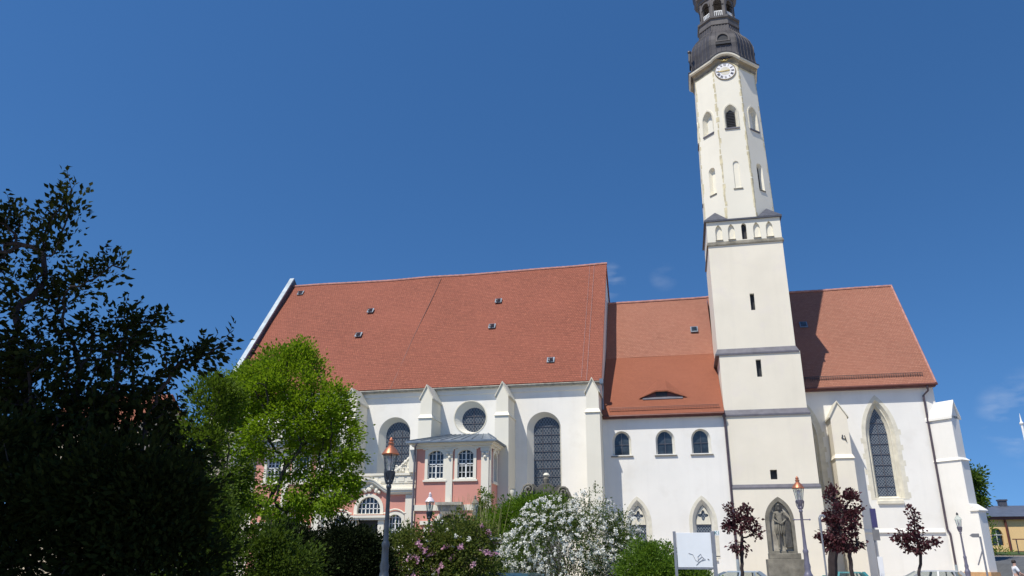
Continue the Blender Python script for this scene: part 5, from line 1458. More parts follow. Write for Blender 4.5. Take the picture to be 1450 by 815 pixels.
copper(1181, 33.5, 'thick-trunked purple tree behind its denser neighbour by the tower corner', [(1180, 705, 14, 20), (1184, 735, 18, 20), (1178, 768, 15, 14)], 43, 3000, 0.17)
copper(1298, 31, 'slim purple tree with a pointed top before the white choir wall', [(1298, 757, 13, 16), (1292, 728, 7, 13), (1279, 760, 12, 5), (1315, 768, 11, 7), (1297, 777, 13, 6), (1288, 722, 6, 5)], 44, 2300, 0.05)
# trees behind the choir at the right edge
fb = at(1372, 800, 72)
tree('green_tree', 'green tree showing behind the right corner of the choir', 'tree', (fb.x, 72, ground_z(fb.x, 72)), [pxblob(1366, 690, 20, 36, 72), pxblob(1385, 712, 12, 16, 72), pxblob(1389, 688, 9, 9, 72), pxblob(1384, 668, 6, 10, 72), pxblob(1360, 745, 18, 30, 72)], 240, 7000, 0.3, M['leaf_far'], M['bark'], 0.3, 0.4, 3, 0.6, 0.3, seed=51, r_tip=0.02)
fb = at(1408, 790, 79)
shrub('garden_shrub', 'small green shrub growing against the yellow building', 'shrub', (fb.x, 79, ground_z(fb.x, 79)), [pxblob(1402, 757, 4, 20, 79, .6), pxblob(1418, 782, 12, 3, 79, .8)], 600, 0.2, M['leaf_shrub'], n_stem=8, clumps=50, spread=0.25, seed=52)

# ================================================================== yellow building and the house far left
yb = thing('yellow_building', 'low yellow building with arched window and blue-grey slate roof at the right edge', 'building', tuple(at(1440, 786, 86)))
Yb = 86.0
p0, p1 = at(1398, 786, Yb), at(1398, 735, Yb)
yx0, yx1, yz0, yz1 = p0.x, p0.x + 26, p0.z - 0.6, p1.z
q = at(1414, 750, Yb)
o = arch(at(1414.5, 770, Yb).x, at(1414, 772, Yb).z, at(1414, 757, Yb).z, at(1414, 747.5, Yb).z, 0.50, 'round')
o2 = arch(at(1462, 770, Yb).x, at(1414, 772, Yb).z, at(1414, 757, Yb).z, at(1414, 747.5, Yb).z, 0.50, 'round')
mb = MB(); panel(mb, [(yx0, yz0), (yx1, yz0), (yx1, yz1), (yx0, yz1)], [o, o2], Yb); mb.face([(yx0, Yb, yz0), (yx0, Yb + 12, yz0), (yx0, Yb + 12, yz1), (yx0, Yb, yz1)]); mb.build('wall', M['yellow'], yb)
for oo in (o, o2):
    w = window(yb, oo, oo, Yb, 0.3, M['yellow'], M['room_glass'], name='house_window')
    f = MB(); cx = (oo[0][0] + oo[1][0]) / 2; zz = [z for x, z in oo]
    f.bar((cx, Yb + 0.2, min(zz)), (cx, Yb + 0.2, max(zz)), 0.07, 0.05); f.bar((cx - 0.5, Yb + 0.2, max(zz) - 0.62), (cx + 0.5, Yb + 0.2, max(zz) - 0.62), 0.12, 0.05); f.build('sash', M['wood_white'], w)
mb = MB(); mb.box(yx0 - 0.4, yx1, Yb - 0.35, Yb - 0.003, yz1 - 0.05, yz1 + 0.22); mb.build('eaves_cornice', M['gutter_red'], yb)
mb = MB(); zr = at(1420, 716, Yb + 6).z
mb.hexa([(yx0 - 0.5, Yb - 0.5, yz1 + 0.225), (yx1, Yb - 0.5, yz1 + 0.225), (yx1, Yb + 12, yz1 + 0.225), (yx0 - 0.5, Yb + 12, yz1 + 0.225)], [(yx0 + 0.4, Yb + 5.8, zr), (yx1, Yb + 5.8, zr), (yx1, Yb + 6.2, zr), (yx0 + 0.4, Yb + 6.2, zr)])
rf = mb.build('roof', M['slate_roof'], yb)
c = at(1420, 714, Yb + 5.5); mb = MB(); mb.box(c.x - 0.35, c.x + 0.35, Yb + 5.3, Yb + 5.9, zr - 0.5, zr + 0.45); mb.box(c.x - 0.42, c.x + 0.42, Yb + 5.23, Yb + 5.97, zr + 0.453, zr + 0.6); mb.build('chimney', M['slate'], rf)
a, b = at(1419, 731, Yb), at(1432, 784, Yb)
mb = MB(); mb.tube([(a.x, Yb - 0.3, a.z), (a.x + .15, Yb - 0.12, a.z - 0.6), (a.x + .15, Yb - 0.12, yz0)], 0.11, 8); mb.build('downpipe', M['gutter_red'], yb)
# railing in front of it
fr = thing('metal_fence', 'thin metal railing along the grass in front of the yellow building', 'fence', (yx0, 80, ground_z(yx0, 80)))
mb = MB(); z0 = ground_z(30, 80)
for k in range(14):
    x = yx0 + 0.6 + k * 1.5; mb.bar((x, 80, z0), (x, 80, z0 + 1.35), 0.07)
mb.build('post', M['iron'], fr)
mb = MB(); mb.bar((yx0 + 0.3, 80, z0 + 1.32), (yx0 + 21, 80, z0 + 1.32), 0.08); mb.bar((yx0 + 0.3, 80, z0 + 0.3), (yx0 + 21, 80, z0 + 0.3), 0.05); mb.build('rail', M['gutter_red'], fr)
sheet('lawn', lin(24, 60, 12), lin(79, 85.9, 4), 0.07, M['lawn'])
# far left house under orange tiles
Yh = 82.0
ha, hb = at(120, 600, Yh), at(205, 566, Yh)
fh = thing('cream_house', 'beige house with orange tiled gable roof seen through the dark tree', 'house', (ha.x, Yh, 0))
hx0, hx1 = at(60, 600, Yh).x, at(198, 600, Yh).x
ez, rz_ = at(160, 598, Yh).z, at(160, 562, Yh + 5).z
hw_ = [arch(hx0 + 1.2 + k * 2.4, 7 + r_ * 4, 9 + r_ * 4, 9 + r_ * 4, 0.55, 'rect') for k in range(4) for r_ in range(2)]
hw_ = [h for h in hw_ if h[1][0] < hx1 - 0.4]
mb = MB(); panel(mb, [(hx0, 0), (hx1, 0), (hx1, ez), (hx0, ez)], hw_, Yh); mb.face([(hx1, Yh, 0), (hx1, Yh + 10, 0), (hx1, Yh + 10, ez), (hx1, Yh + 5, rz_), (hx1, Yh, ez)]); mb.build('wall', M['far_wall'], fh)
for h in hw_: window(fh, h, h, Yh, 0.2, M['far_wall'], M['room_glass'], name='house_window')
roof_plane('roof', (hx0 - 0.3, Yh - 0.5, ez - 0.3), (hx1 + 0.3, Yh - 0.5, ez - 0.3), (hx1 + 0.3, Yh + 5, rz_), (hx0 - 0.3, Yh + 5, rz_), M['new_roof'], fh, nu=8, nv=4, wav=0)
roof_plane('back_roof', (hx1 + 0.3, Yh + 10.5, ez - 0.3), (hx0 - 0.3, Yh + 10.5, ez - 0.3), (hx0 - 0.3, Yh + 5.01, rz_ - 0.01), (hx1 + 0.3, Yh + 5.01, rz_ - 0.01), M['new_roof'], fh, nu=4, nv=3, wav=0)

# ================================================================== street lamps
LAMPS = 'old-style street lamps with glass lanterns'
def lamp(px, Y, label, polemat, capmat, H=3.85, ladder=False, finmat=None, top_y=None):
    if top_y: b = at(px, top_y, Y); gz = 0.0; H = b.z if H is None else H
    b = at(px, 700, Y) if not top_y else b
    k = H / 3.85
    r = thing('street_lamp', label, 'street lamp', (b.x, Y, ground_z(b.x, Y)), group=LAMPS)
    m = MB(); m.lathe([(q[0] * .86, q[1] * k) for q in [(0.19, 0), (0.19, 0.12), (0.16, 0.16), (0.14, 0.3), (0.135, 0.85), (0.16, 0.9), (0.165, 0.96), (0.13, 1.0), (0.12, 1.2), (0.135, 1.28), (0.14, 1.33), (0.105, 1.38), (0.085, 1.46), (0.1, 1.55), (0.075, 1.65), (0.072, 1.86), (0.088, 1.92), (0.07, 1.97)]], n=14)
    for a in range(8): 
        t = 2 * math.pi * a / 8; m.bar((0.119 * math.cos(t), 0.119 * math.sin(t), 0.32 * k), (0.115 * math.cos(t), 0.115 * math.sin(t), 0.84 * k), 0.03)
    m.build('base', M[polemat], r, local=True, smooth=True)
    m = MB(); m.lathe([(0.05, 1.95 * k), (0.042, 2.2 * k), (0.036, 2.9 * k), (0.05, 2.92 * k), (0.05, 2.96 * k), (0.036, 2.98 * k)], n=12); m.build('pole', M[polemat], r, local=True, smooth=True)
    m = MB(); m.lathe([(0.03, 2.97 * k), (0.06, 3.02 * k), (0.045, 3.06 * k), (0.1, 3.19 * k), (0.105, 3.22 * k), (0.085, 3.23 * k)], n=12)
    for a in range(6):
        t = 2 * math.pi * a / 6; m.tube([(0.05 * math.cos(t), 0.05 * math.sin(t), 2.99 * k), (0.085 * math.cos(t), 0.085 * math.sin(t), 3.08 * k), (0.105 * math.cos(t), 0.105 * math.sin(t), 3.2 * k)], 0.013, 5)
    m.build('lantern_holder', M[polemat], r, local=True, smooth=True)
    if ladder:
        m = MB(); m.tube([(-0.19, 0, 2.72 * k), (0.19, 0, 2.72 * k)], 0.014, 6)
        for x in (-0.2, 0.2): m.ball((x, 0, 2.72 * k), 0.026, 6)
        m.build('ladder_bar', M[polemat], r, local=True)
    m = MB()
    for a in range(6):
        t = 2 * math.pi * a / 6; m.tube([(0.085 * math.cos(t), 0.085 * math.sin(t), 3.23 * k), (0.138 * math.cos(t), 0.138 * math.sin(t), 3.53 * k)], 0.008, 5)
    m.build('lantern_frame', M[polemat], r, local=True)
    m = MB(); m.lathe([(0.078, 3.235 * k), (0.131, 3.525 * k)], n=6, cap=False); m.build('lantern_glass', M['lampglass'], r, local=True)
    m = MB(); m.lathe([(0.03, 3.24 * k), (0.03, 3.34 * k), (0.045, 3.36 * k), (0.045, 3.46 * k), (0.02, 3.5 * k)], n=10); m.build('lamp_burner', M['cap_white'], r, local=True, smooth=True)
    m = MB(); m.lathe([(0.16, 3.525 * k), (0.165, 3.54 * k), (0.145, 3.57 * k), (0.112, 3.625 * k), (0.075, 3.665 * k), (0.05, 3.69 * k), (0.048, 3.73 * k)], n=18); m.build('lamp_cap', M[capmat], r, local=True, smooth=True)
    m = MB(); m.lathe([(0.06, 3.73 * k), (0.062, 3.745 * k), (0.04, 3.755 * k), (0.04, 3.785 * k), (0.052, 3.795 * k), (0.03, 3.82 * k), (0.012, 3.85 * k)], n=12); m.build('finial', M[finmat or capmat], r, local=True, smooth=True)
    return r
lamp(554, 14.0, 'blue-grey street lamp with copper cap nearest the camera, before the yew bush', 'pole', 'copper', top_y=626)
lamp(1130, 22.6, 'street lamp with bright copper cap and ladder bar beside the stone monument', 'pole_pale', 'copper', ladder=True, top_y=690)
lamp(609, 25.6, 'street lamp with shiny pale cap standing before the pink house door', 'pole', 'cap_white', top_y=703)
lamp(1357, 40.0, 'far slim street lamp with small dark finial before the right end of the choir', 'pole_pale', 'lampglass', finmat='iron', top_y=738)
lamp(673, 33.0, 'street lamp mostly hidden by shrubs, its grey cap left of the small sapling', 'grey_metal', 'old_stone', H=4.35, top_y=711)

# ================================================================== stone monument with standing figure
mnY = 42.0
c0, c1 = at(1089.5, 783, mnY), at(1130, 783, mnY)
mnx = (c0.x + c1.x) / 2; mw = (c1.x - c0.x) / 2; mz0 = c0.z; mz1 = at(1104, 703, mnY).z
mon = thing('stone_monument', 'weathered grey sandstone monument, pointed niche with standing bearded man on a block', 'monument', (mnx, mnY, 0))
m = MB(); m.box(mnx - mw - 0.14, mnx + mw + 0.2, mnY - 0.4, mnY + 0.75, 0.35, mz0 - 0.28); m.box(mnx - mw - 0.3, mnx + mw + 0.36, mnY - 0.56, mnY + 0.9, 0.0, 0.345); m.box(mnx - mw - 0.02, mnx + mw + 0.1, mnY - 0.3, mnY + 0.6, mz0 - 0.277, mz0)
m.build('pedestal', M['old_stone'], mon, bevel=0.02)
so_ = arch(mnx, mz0 + 0.002, mz0 + (mz1 - mz0) * 0.58, mz1, mw, 'point', 12); si_ = arch(mnx, mz0 + 0.1, mz0 + (mz1 - mz0) * 0.58, mz1 - 0.22, mw - 0.16, 'point', 12)
m = MB(); panel(m, so_, [si_], mnY); loft(m, si_, si_, mnY, mnY + 0.16); loft(m, so_, so_, mnY, mnY + 0.5); st = m.build('stele', M['old_stone'], mon)
m = MB(); m.face([(x, mnY + 0.16, z) for x, z in si_]); m.face([(x, mnY + 0.5, z) for x, z in so_][::-1]); m.build('niche_back', M['pale_stone'], st)
def skin_body(name, J, E_, mat, parent, loc=(0, 0, 0), sub=2, root=0):
    me = bpy.data.meshes.new(name)
    me.from_pydata([j[:3] for j in J], E_, [])
    me.materials.append(mat)
    o = bpy.data.objects.new(name, me); COL.objects.link(o)
    if parent is not None: o.parent = parent
    o.location = loc
    md = o.modifiers.new('skin', 'SKIN'); md.use_smooth_shade = True
    if not me.skin_vertices: 
        bm = bmesh.new(); bm.from_mesh(me); bm.verts.layers.skin.verify(); bm.to_mesh(me); bm.free()
    for i, j in enumerate(J):
        sv = me.skin_vertices[0].data[i]
        sv.radius = (j[3], j[4] if len(j) > 4 else j[3]); sv.use_root = (i == root)
    ss = o.modifiers.new('sub', 'SUBSURF'); ss.levels = sub; ss.render_levels = sub
    return o
# the figure: long-haired man, wrists crossed before the waist, cloak over his left side
fh_ = at(1110, 712, mnY).z - mz0 - 0.12
k = fh_ / 1.78; fx, fy, fz = mnx - 0.02, mnY + 0.06, mz0 + 0.12
J = [(0, 0, .95, .15, .11), (0, 0, 1.15, .135, .10), (0, 0, 1.36, .165, .11), (0, 0, 1.49, .06), (0, -.02, 1.58, .075, .085), (0, -.03, 1.68, .085, .095), (0, -.02, 1.76, .055),
     (-.19, 0, 1.43, .065), (-.26, -.03, 1.16, .048), (-.07, -.15, 1.03, .036), (.02, -.17, 0.99, .035),
     (.19, 0, 1.43, .065), (.26, -.03, 1.16, .048), (.07, -.16, 1.02, .036), (-.03, -.18, 0.97, .035),
     (-.1, 0, .86, .105), (-.11, -.03, .48, .065), (-.12, 0, .09, .045), (-.14, -.13, .03, .04),
     (.1, 0, .86, .105), (.12, -.05, .48, .065), (.13, 0, .09, .045), (.16, -.12, .03, .04)]
E_ = [(0, 1), (1, 2), (2, 3), (3, 4), (4, 5), (5, 6), (2, 7), (7, 8), (8, 9), (9, 10), (2, 11), (11, 12), (12, 13), (13, 14), (0, 15), (15, 16), (16, 17), (17, 18), (0, 19), (19, 20), (20, 21), (21, 22)]
skin_body('figure', [(j[0] * k * .9, j[1] * k, j[2] * k) + tuple(v * k * .84 for v in j[3:]) for j in J], E_, M['old_stone'], mon, (fx - mnx, fy - mnY, fz))
m = MB()
for a in range(9):
    t = -2.6 + a * 0.65; m.tube([V3(fx, fy, fz) + V3(.075 * math.cos(t), -.02 + .085 * math.sin(t), 1.72) * k, V3(fx, fy, fz) + V3(.1 * math.cos(t), -.0 + .09 * math.sin(t), 1.58) * k, V3(fx, fy, fz) + V3(.11 * math.cos(t), .02 + .05 * math.sin(t), 1.42) * k], [.03 * k, .035 * k, .02 * k], 6)
m.ball(V3(fx, fy, fz) + V3(0, -.10, 1.555) * k, .055 * k, 6, (1, .8, 1.3))
m.build('hair', M['dark_stone'], mon, smooth=True)
m = MB()
for a in range(7): 
    x = .13 + a * .03; m.tube([V3(fx, fy, fz) + V3(x - .02, .03 - .02 * a, 1.40 - .03 * a) * k, V3(fx, fy, fz) + V3(x + .08, -.05 + .015 * a, .95) * k, V3(fx, fy, fz) + V3(x + .05 + .012 * (a % 2), -.04 + .01 * a, .3 + .03 * a) * k, V3(fx, fy, fz) + V3(x + .06, -.02, .12) * k], [.05 * k, .05 * k, .045 * k, .03 * k], 6)
m.build('cloak', M['dark_stone'], mon, smooth=True)
m = MB()
for a in range(9):
    t = math.pi * (1 + a / 8); m.tube([V3(fx, fy, fz) + V3(.165 * math.cos(t), .13 * math.sin(t), .97) * k, V3(fx, fy, fz) + V3(.20 * math.cos(t), .15 * math.sin(t), .8) * k, V3(fx, fy, fz) + V3(.19 * math.cos(t), .14 * math.sin(t) - .01, .60 + .02 * (a % 3)) * k], [.03 * k, .035 * k, .02 * k], 6)
m.build('loincloth', M['old_stone'], mon, smooth=True)
m = MB(); m.tube([V3(fx, fy, fz) + V3(-.30, .0, 1.62) * k, V3(fx, fy, fz) + V3(-.02, -.2, 1.0) * k], .012 * k, 5); m.build('reed', M['old_stone'], mon)

# baroque gravestone with scrolls behind the white bush
tY = 46.0
tp = lambda x, y: (at(x, y, tY).x, at(x, y, tY).z)
tb = at(772, 800, tY)
tomb = thing('baroque_gravestone', 'dark scrolled baroque gravestone with pale urn showing above the white-flowering bush', 'gravestone', (tb.x, tY, 0))
out = [(*tp(748, 800)[:1], 0.0), (*tp(797, 800)[:1], 0.0), tp(799, 712), tp(806, 704), tp(800, 692), tp(791, 686), tp(786, 690), tp(778, 684), tp(768, 684), tp(760, 690), tp(755, 684), tp(747, 690), tp(738, 703), tp(746, 712)]
m = MB(); m.prism([(x, z) for x, z in out], tY, tY + 0.4); sl_ = m.build('slab', M['dark_stone'], tomb, bevel=0.03)
m = MB()
for sg, (cx_, cz_) in ((-1, tp(749, 693)), (1, tp(797, 697))):
    m.tube([(cx_ + sg * (0.34 * (1 - q / 22)) * math.cos(q * 0.55), tY - 0.06, cz_ + 0.34 * (1 - q / 22) * math.sin(q * 0.55)) for q in range(22)], 0.07, 6)
    m.tube([(cx_ + sg * 0.34, tY - 0.05, cz_), (cx_ + sg * 0.55, tY - 0.05, cz_ - 0.5), (cx_ + sg * 0.75, tY - 0.05, cz_ - 0.7)], [0.09, 0.09, 0.06], 6)
m.build('scroll', M['old_stone'], sl_)
ux, uz = tp(773, 690)
m = MB(); m.lathe([(0.12, 0), (0.07, 0.1), (0.16, 0.35), (0.19, 0.5), (0.1, 0.6)], (ux, tY + 0.2, uz + 0.02), 12); m.build('urn', M['old_stone'], tomb, smooth=True)
m = MB(); m.lathe([(0.15, 0.62), (0.2, 0.7), (0.14, 0.8), (0.04, 0.84)], (ux, tY + 0.2, uz + 0.02), 12); m.build('urn_lid', M['stone'], tomb, smooth=True)
ub = at(726, 800, 45)
vz0, vz1 = at(726, 706, 45).z, at(726, 692, 45).z
va = thing('stone_vase', 'small cream stone vase on a post left of the baroque gravestone', 'vase', (ub.x, 45, 0))
m = MB(); m.box(ub.x - 0.14, ub.x + 0.14, 44.86, 45.14, 0, vz0); m.build('post', M['pale_stone'], va)
m = MB(); m.lathe([(0.13, 0), (0.07, 0.08), (0.1, 0.2), (0.17, 0.36), (0.14, vz1 - vz0 - 0.05), (0.18, vz1 - vz0)], (ub.x, 45, vz0 + 0.002), 12); m.build('vase_body', M['stone'], va, smooth=True)

# ================================================================== notice board and signs
nY = 22.0
bl, br_, bt, bb = at(957, 754, nY), at(1006, 754, nY), at(980, 754, nY).z, at(980, 803, nY).z
nb = thing('notice_board', 'white notice board with grey posts and a dark scrawl, above the lime green shrub', 'notice board', (bl.x, nY, 0))
m = MB(); m.box(bl.x, br_.x, nY, nY + 0.05, bb, bt); m.build('board', M['board'], nb, bevel=0.006)
for x, w in ((bl.x - 0.045, 0.075), (br_.x + 0.055, 0.1)):
    m = MB(); m.box(x - w / 2, x + w / 2, nY - 0.03, nY + 0.06, 0, bt + 0.04); m.build('post', M['grey_metal'], nb, bevel=0.008)
m = MB(); m.box(bl.x - 0.005, br_.x + 0.003, nY - 0.012, nY + 0.06, bb - 0.05, bb - 0.003); m.build('bottom_rail', M['grey_metal'], nb)
gpts = [(975, 783), (981, 785), (985, 793), (990, 796), (996, 791), (992, 784), (988, 788), (990, 796), (986, 800), (992, 794), (999, 792), (994, 788), (988, 793)]
m = MB(); m.tube([(at(x, y, nY).x, nY - 0.006, at(x, y, nY).z) for x, y in gpts], 0.006, 5); m.tube([(at(x, y, nY).x, nY - 0.006, at(x, y, nY).z) for x, y in ((1002, 791), (1004, 792))], 0.012, 5); m.build('scrawl', M['ink'], nb)
kp = at(1015.2, 754.5, nY)
m = MB(); m.box(kp.x - 0.065, kp.x + 0.065, nY + 0.0, nY + 0.012, kp.z - 0.06, kp.z + 0.06); m.box(br_.x + 0.1, kp.x - 0.06, nY + 0.015, nY + 0.03, kp.z - 0.01, kp.z + 0.01); kpl = m.build('number_plate', M['board'], nb)
def lettering(txt, size, mat, parent, loc, name='lettering'):
    cu = bpy.data.curves.new(name, 'FONT'); cu.body = txt; cu.size = size; cu.extrude = 0.002; cu.align_x = 'CENTER'; cu.align_y = 'CENTER'
    ob = bpy.data.objects.new(name, cu)
    me = bpy.data.meshes.new_from_object(ob)
    bpy.data.objects.remove(ob); bpy.data.curves.remove(cu)
    me.transform(Matrix.Rotation(R(90), 4, 'X'))
    o = bpy.data.objects.new(name, me); me.materials.clear(); me.materials.append(mat); COL.objects.link(o); o.parent = parent
    r = parent
    while r.parent: r = r.parent
    o.location = Vector(loc) - r.location
    return o
lettering('K1', 0.12, M['teal'], kpl, (kp.x, nY - 0.004, kp.z))
a, b = at(1012, 787.5, nY), at(1020, 787.5, nY)
m = MB(); m.tube([(br_.x + 0.1, nY, a.z), (b.x, nY, a.z)], 0.012, 6); m.build('bracket', M['iron'], nb)
def pipe_post(px, ytop, Y, r=0.03): 
    p = at(px, ytop, Y); return p
# slim hooked pole by the purple trees
hp = at(1160, 730, 29)
hk = thing('hooked_pole', 'slim grey metal pole with bent-over top between the copper-capped lamp and purple trees', 'pole', (hp.x, 29, 0))
m = MB(); m.tube([(hp.x, 29, 0), (hp.x, 29, hp.z - 0.5)], 0.03, 8); m.build('shaft', M['grey_metal'], hk)
m = MB(); m.tube([(hp.x, 29, hp.z - 0.5), (hp.x, 29, hp.z - 0.08), (hp.x + 0.05, 29, hp.z), (hp.x + 0.12, 29, hp.z + 0.01), (hp.x + 0.17, 29, hp.z - 0.05)], 0.045, 8); m.build('hook', M['grey_metal'], hk)
# sign post seen nearly edge-on before the choir
sY_ = 33.0
s0 = at(1229, 720, sY_); s1 = at(1236, 747, sY_); s2 = at(1238, 765, sY_); s3 = at(1238, 788, sY_)
px_ = s0.x + 0.08
sp = thing('sign_post', 'sign post with a violet-blue panel above a grey sign, in front of the choir buttress', 'sign post', (px_, sY_, 0))
m = MB(); m.tube([(px_, sY_, 0), (px_, sY_, s0.z + 0.02)], 0.035, 8); m.build('pole', M['grey_metal'], sp)
m = MB(); m.box(px_ - 0.03, px_ + 0.17, sY_ - 0.06, sY_ - 0.037, s1.z, s0.z); m.build('blue_panel', M['blue_panel'], sp)
m = MB(); m.box(px_ - 0.06, px_ + 0.19, sY_ - 0.06, sY_ - 0.037, s2.z, s1.z - 0.06); m.build('grey_sign', M['grey_panel'], sp)
m = MB(); m.box(px_ - 0.02, px_ + 0.16, sY_ - 0.09, sY_ - 0.037, 0.25, s3.z); m.build('white_panel', M['board'], sp, bevel=0.01)
# direction sign at the corner
dY_ = 43.0
dp_ = at(1388, 761, dY_); dl = at(1375, 758, dY_)
ds = thing('direction_sign', 'grey direction sign arm on a post at the right corner buttress', 'direction sign', (dp_.x, dY_, ground_z(dp_.x, dY_)))
m = MB(); m.tube([(dp_.x, dY_, 0), (dp_.x, dY_, dp_.z + 0.05)], 0.045, 8); m.build('post', M['grey_metal'], ds)
m = MB(); m.prism([(dl.x - 0.08, dl.z), (dl.x + 0.05, dl.z - 0.09), (dp_.x - 0.04, dl.z - 0.09), (dp_.x - 0.04, dl.z + 0.09), (dl.x + 0.05, dl.z + 0.09)], dY_ - 0.05, dY_ - 0.02); m.build('sign_arm', M['grey_panel'], ds)
m = MB(); m.tube([(dp_.x - 0.02, dY_, dp_.z - 0.6), (dp_.x - 0.28, dY_ + 0.1, dp_.z - 1.25)], 0.03, 6); m.build('shadow_bar', M['grey_metal'], ds)  # slanting bar stands in for a diagonal shadow below the sign arm
# flag pole at the right edge
fY = 55.0
fp = at(1443.5, 585, fY)
fl = thing('flag_pole', 'white pole with pointed tip and hanging white flag at the right edge of the sky', 'flag pole', (fp.x, fY, ground_z(fp.x, fY)))
m = MB(); m.tube([(fp.x, fY, 0), (fp.x, fY, fp.z - 0.75)], 0.07, 10); m.build('pole', M['wood_white'], fl)
m = MB(); m.lathe([(0.07, -0.76), (0.12, -0.7), (0.13, -0.62), (0.07, -0.55), (0.055, -0.5), (0.008, 0.0)], (fp.x, fY, fp.z), 12); m.build('finial', M['wood_white'], fl, smooth=True)
m = MB()
for k in range(9):
    x0, x1 = fp.x + 0.09 + k * 0.1, fp.x + 0.09 + (k + 1) * 0.1; y0, y1 = fY + 0.05 * math.sin(k * 1.3), fY + 0.05 * math.sin((k + 1) * 1.3)
    m.hexa([(x0, y0, fp.z - 4.2), (x1, y1, fp.z - 4.2), (x1, y1 + 0.01, fp.z - 4.2), (x0, y0 + 0.01, fp.z - 4.2)], [(x0, y0, fp.z - 0.95), (x1, y1, fp.z - 0.95), (x1, y1 + 0.01, fp.z - 0.95), (x0, y0 + 0.01, fp.z - 0.95)])
m.build('flag', M['wood_white'], fl)

# ================================================================== parked cars
def car(label, x, Y, rz, paint, top=1.42, glass='carglass'):
    r = thing('parked_car', label, 'car', (x, Y, 0), rz, 'cars parked in front of the church')
    k = top / 1.45
    st = [(-2.08, .42, .70, .72), (-2.0, .3, .88, .80), (-1.5, .22, .93, .87), (-.6, .2, .93, .88), (.5, .2, .94, .88), (1.2, .22, .90, .87), (1.8, .28, .80, .82), (2.08, .4, .62, .70)]
    m = MB(); rings = []
    for (xx, zb, zt, hw) in st:
        rings.append([V3(xx, -hw * .9, zb), V3(xx, -hw, zb + .18), V3(xx, -hw, zt - .12), V3(xx, -hw * .88, zt), V3(xx, hw * .88, zt), V3(xx, hw, zt - .12), V3(xx, hw, zb + .18), V3(xx, hw * .9, zb)])
    for a, b in zip(rings, rings[1:]):
        for q in range(8): m.face([a[q], a[(q + 1) % 8], b[(q + 1) % 8], b[q]])
    m.face(rings[0][::-1]); m.face(rings[-1])
    body = m.build('body', M[paint], r, local=True, bevel=0.03)
    zr = 1.45 * k
    B4 = {'f': (0.98, .76, .92), 'r': (-1.92, .74, .93)}; T4 = {'f': (.28, .60, zr - .05), 'r': (-1.5, .58, zr - .06)}
    m = MB(); m.hexa([(T4['r'][0] - .05, -.61, zr - .07), (T4['f'][0] + .05, -.63, zr - .07), (T4['f'][0] + .05, .63, zr - .07), (T4['r'][0] - .05, .61, zr - .07)], [(T4['r'][0] + .15, -.5, zr), (T4['f'][0] - .15, -.5, zr), (T4['f'][0] - .15, .5, zr), (T4['r'][0] + .15, .5, zr)])
    m.build('roof', M[paint], r, local=True, bevel=0.02)
    for sy in (-1, 1):
        m = MB()
        m.bar((B4['f'][0], sy * .76, .9), (T4['f'][0], sy * .61, zr - .06), .07); m.bar((-.42, sy * .79, .9), (-.5, sy * .62, zr - .06), .09); m.bar((B4['r'][0] + .05, sy * .74, .9), (T4['r'][0], sy * .59, zr - .06), .16); m.bar((-1.25, sy * .77, .9), (-1.2, sy * .61, zr - .06), .06)
        m.build('pillar', M[paint], r, local=True)
        m = MB(); m.face([(.9, sy * .775, .92), (-1.85, sy * .755, .92), (-1.46, sy * .6, zr - .07), (.24, sy * .62, zr - .07)]); m.build('side_window', M[glass], r, local=True)
        m = MB(); m.box(.62, .78, sy * .98 - .1, sy * .98 + .1, .92, 1.05); m.build('wing_mirror', M[paint], r, local=True, bevel=0.02)
        m = MB(); m.box(1.78, 2.03, sy * .6 - .16, sy * .6 + .16, .6, .74); m.build('headlight', M['chrome'], r, local=True, bevel=0.02)
        m = MB(); m.box(-2.09, -1.95, sy * .66 - .1, sy * .66 + .1, .66, .86); m.build('tail_light', M['redlamp'], r, local=True, bevel=0.02)
    m = MB(); m.face([(1.0, -.74, .92), (1.0, .74, .92), (.30, .6, zr - .06), (.30, -.6, zr - .06)]); m.build('windscreen', M[glass], r, local=True)
    m = MB(); m.face([(-1.93, -.72, .93), (-1.93, .72, .93), (-1.53, .57, zr - .07), (-1.53, -.57, zr - .07)]); m.build('rear_window', M[glass], r, local=True)
    for xx in (-1.28, 1.3):
        for sy in (-1, 1):
            e = bpy.data.objects.new('wheel', None); COL.objects.link(e); e.parent = r; e.location = (xx, sy * .78, .31); e.rotation_euler = (R(90), 0, 0)
            m = MB(); m.lathe([(.2, -.1), (.3, -.1), (.31, -.06), (.31, .06), (.3, .1), (.2, .1)], n=20); m.build('tyre', M['rubber'], e, local=True, smooth=True)
            m = MB(); m.lathe([(.05, -.075), (.2, -.09), (.205, .09), (.05, .075)], n=12); m.build('rim', M['chrome'], e, local=True, smooth=True)
    return r
def car_at(px, ytop, Y, rz, paint, label, glass='carglass', minus=0.0):
    p = at(px, ytop, Y); return car(label, p.x, Y, rz, paint, p.z, glass)
car_at(1308, 807, 45.5, R(180), 'car_silver', 'silver estate car parked side-on below the slim pointed purple tree')
car_at(1034, 808, 47.0, R(180), 'car_blue', 'pale blue car parked side-on left of the monument block')
car_at(1197, 809, 46.5, R(90), 'car_teal', 'teal car parked end-on under the dense purple trees')
car_at(735, 810.5, 22.5, R(85), 'car_dark', 'dark blue-green car parked end-on before the white-flowering bush', 'cardark')

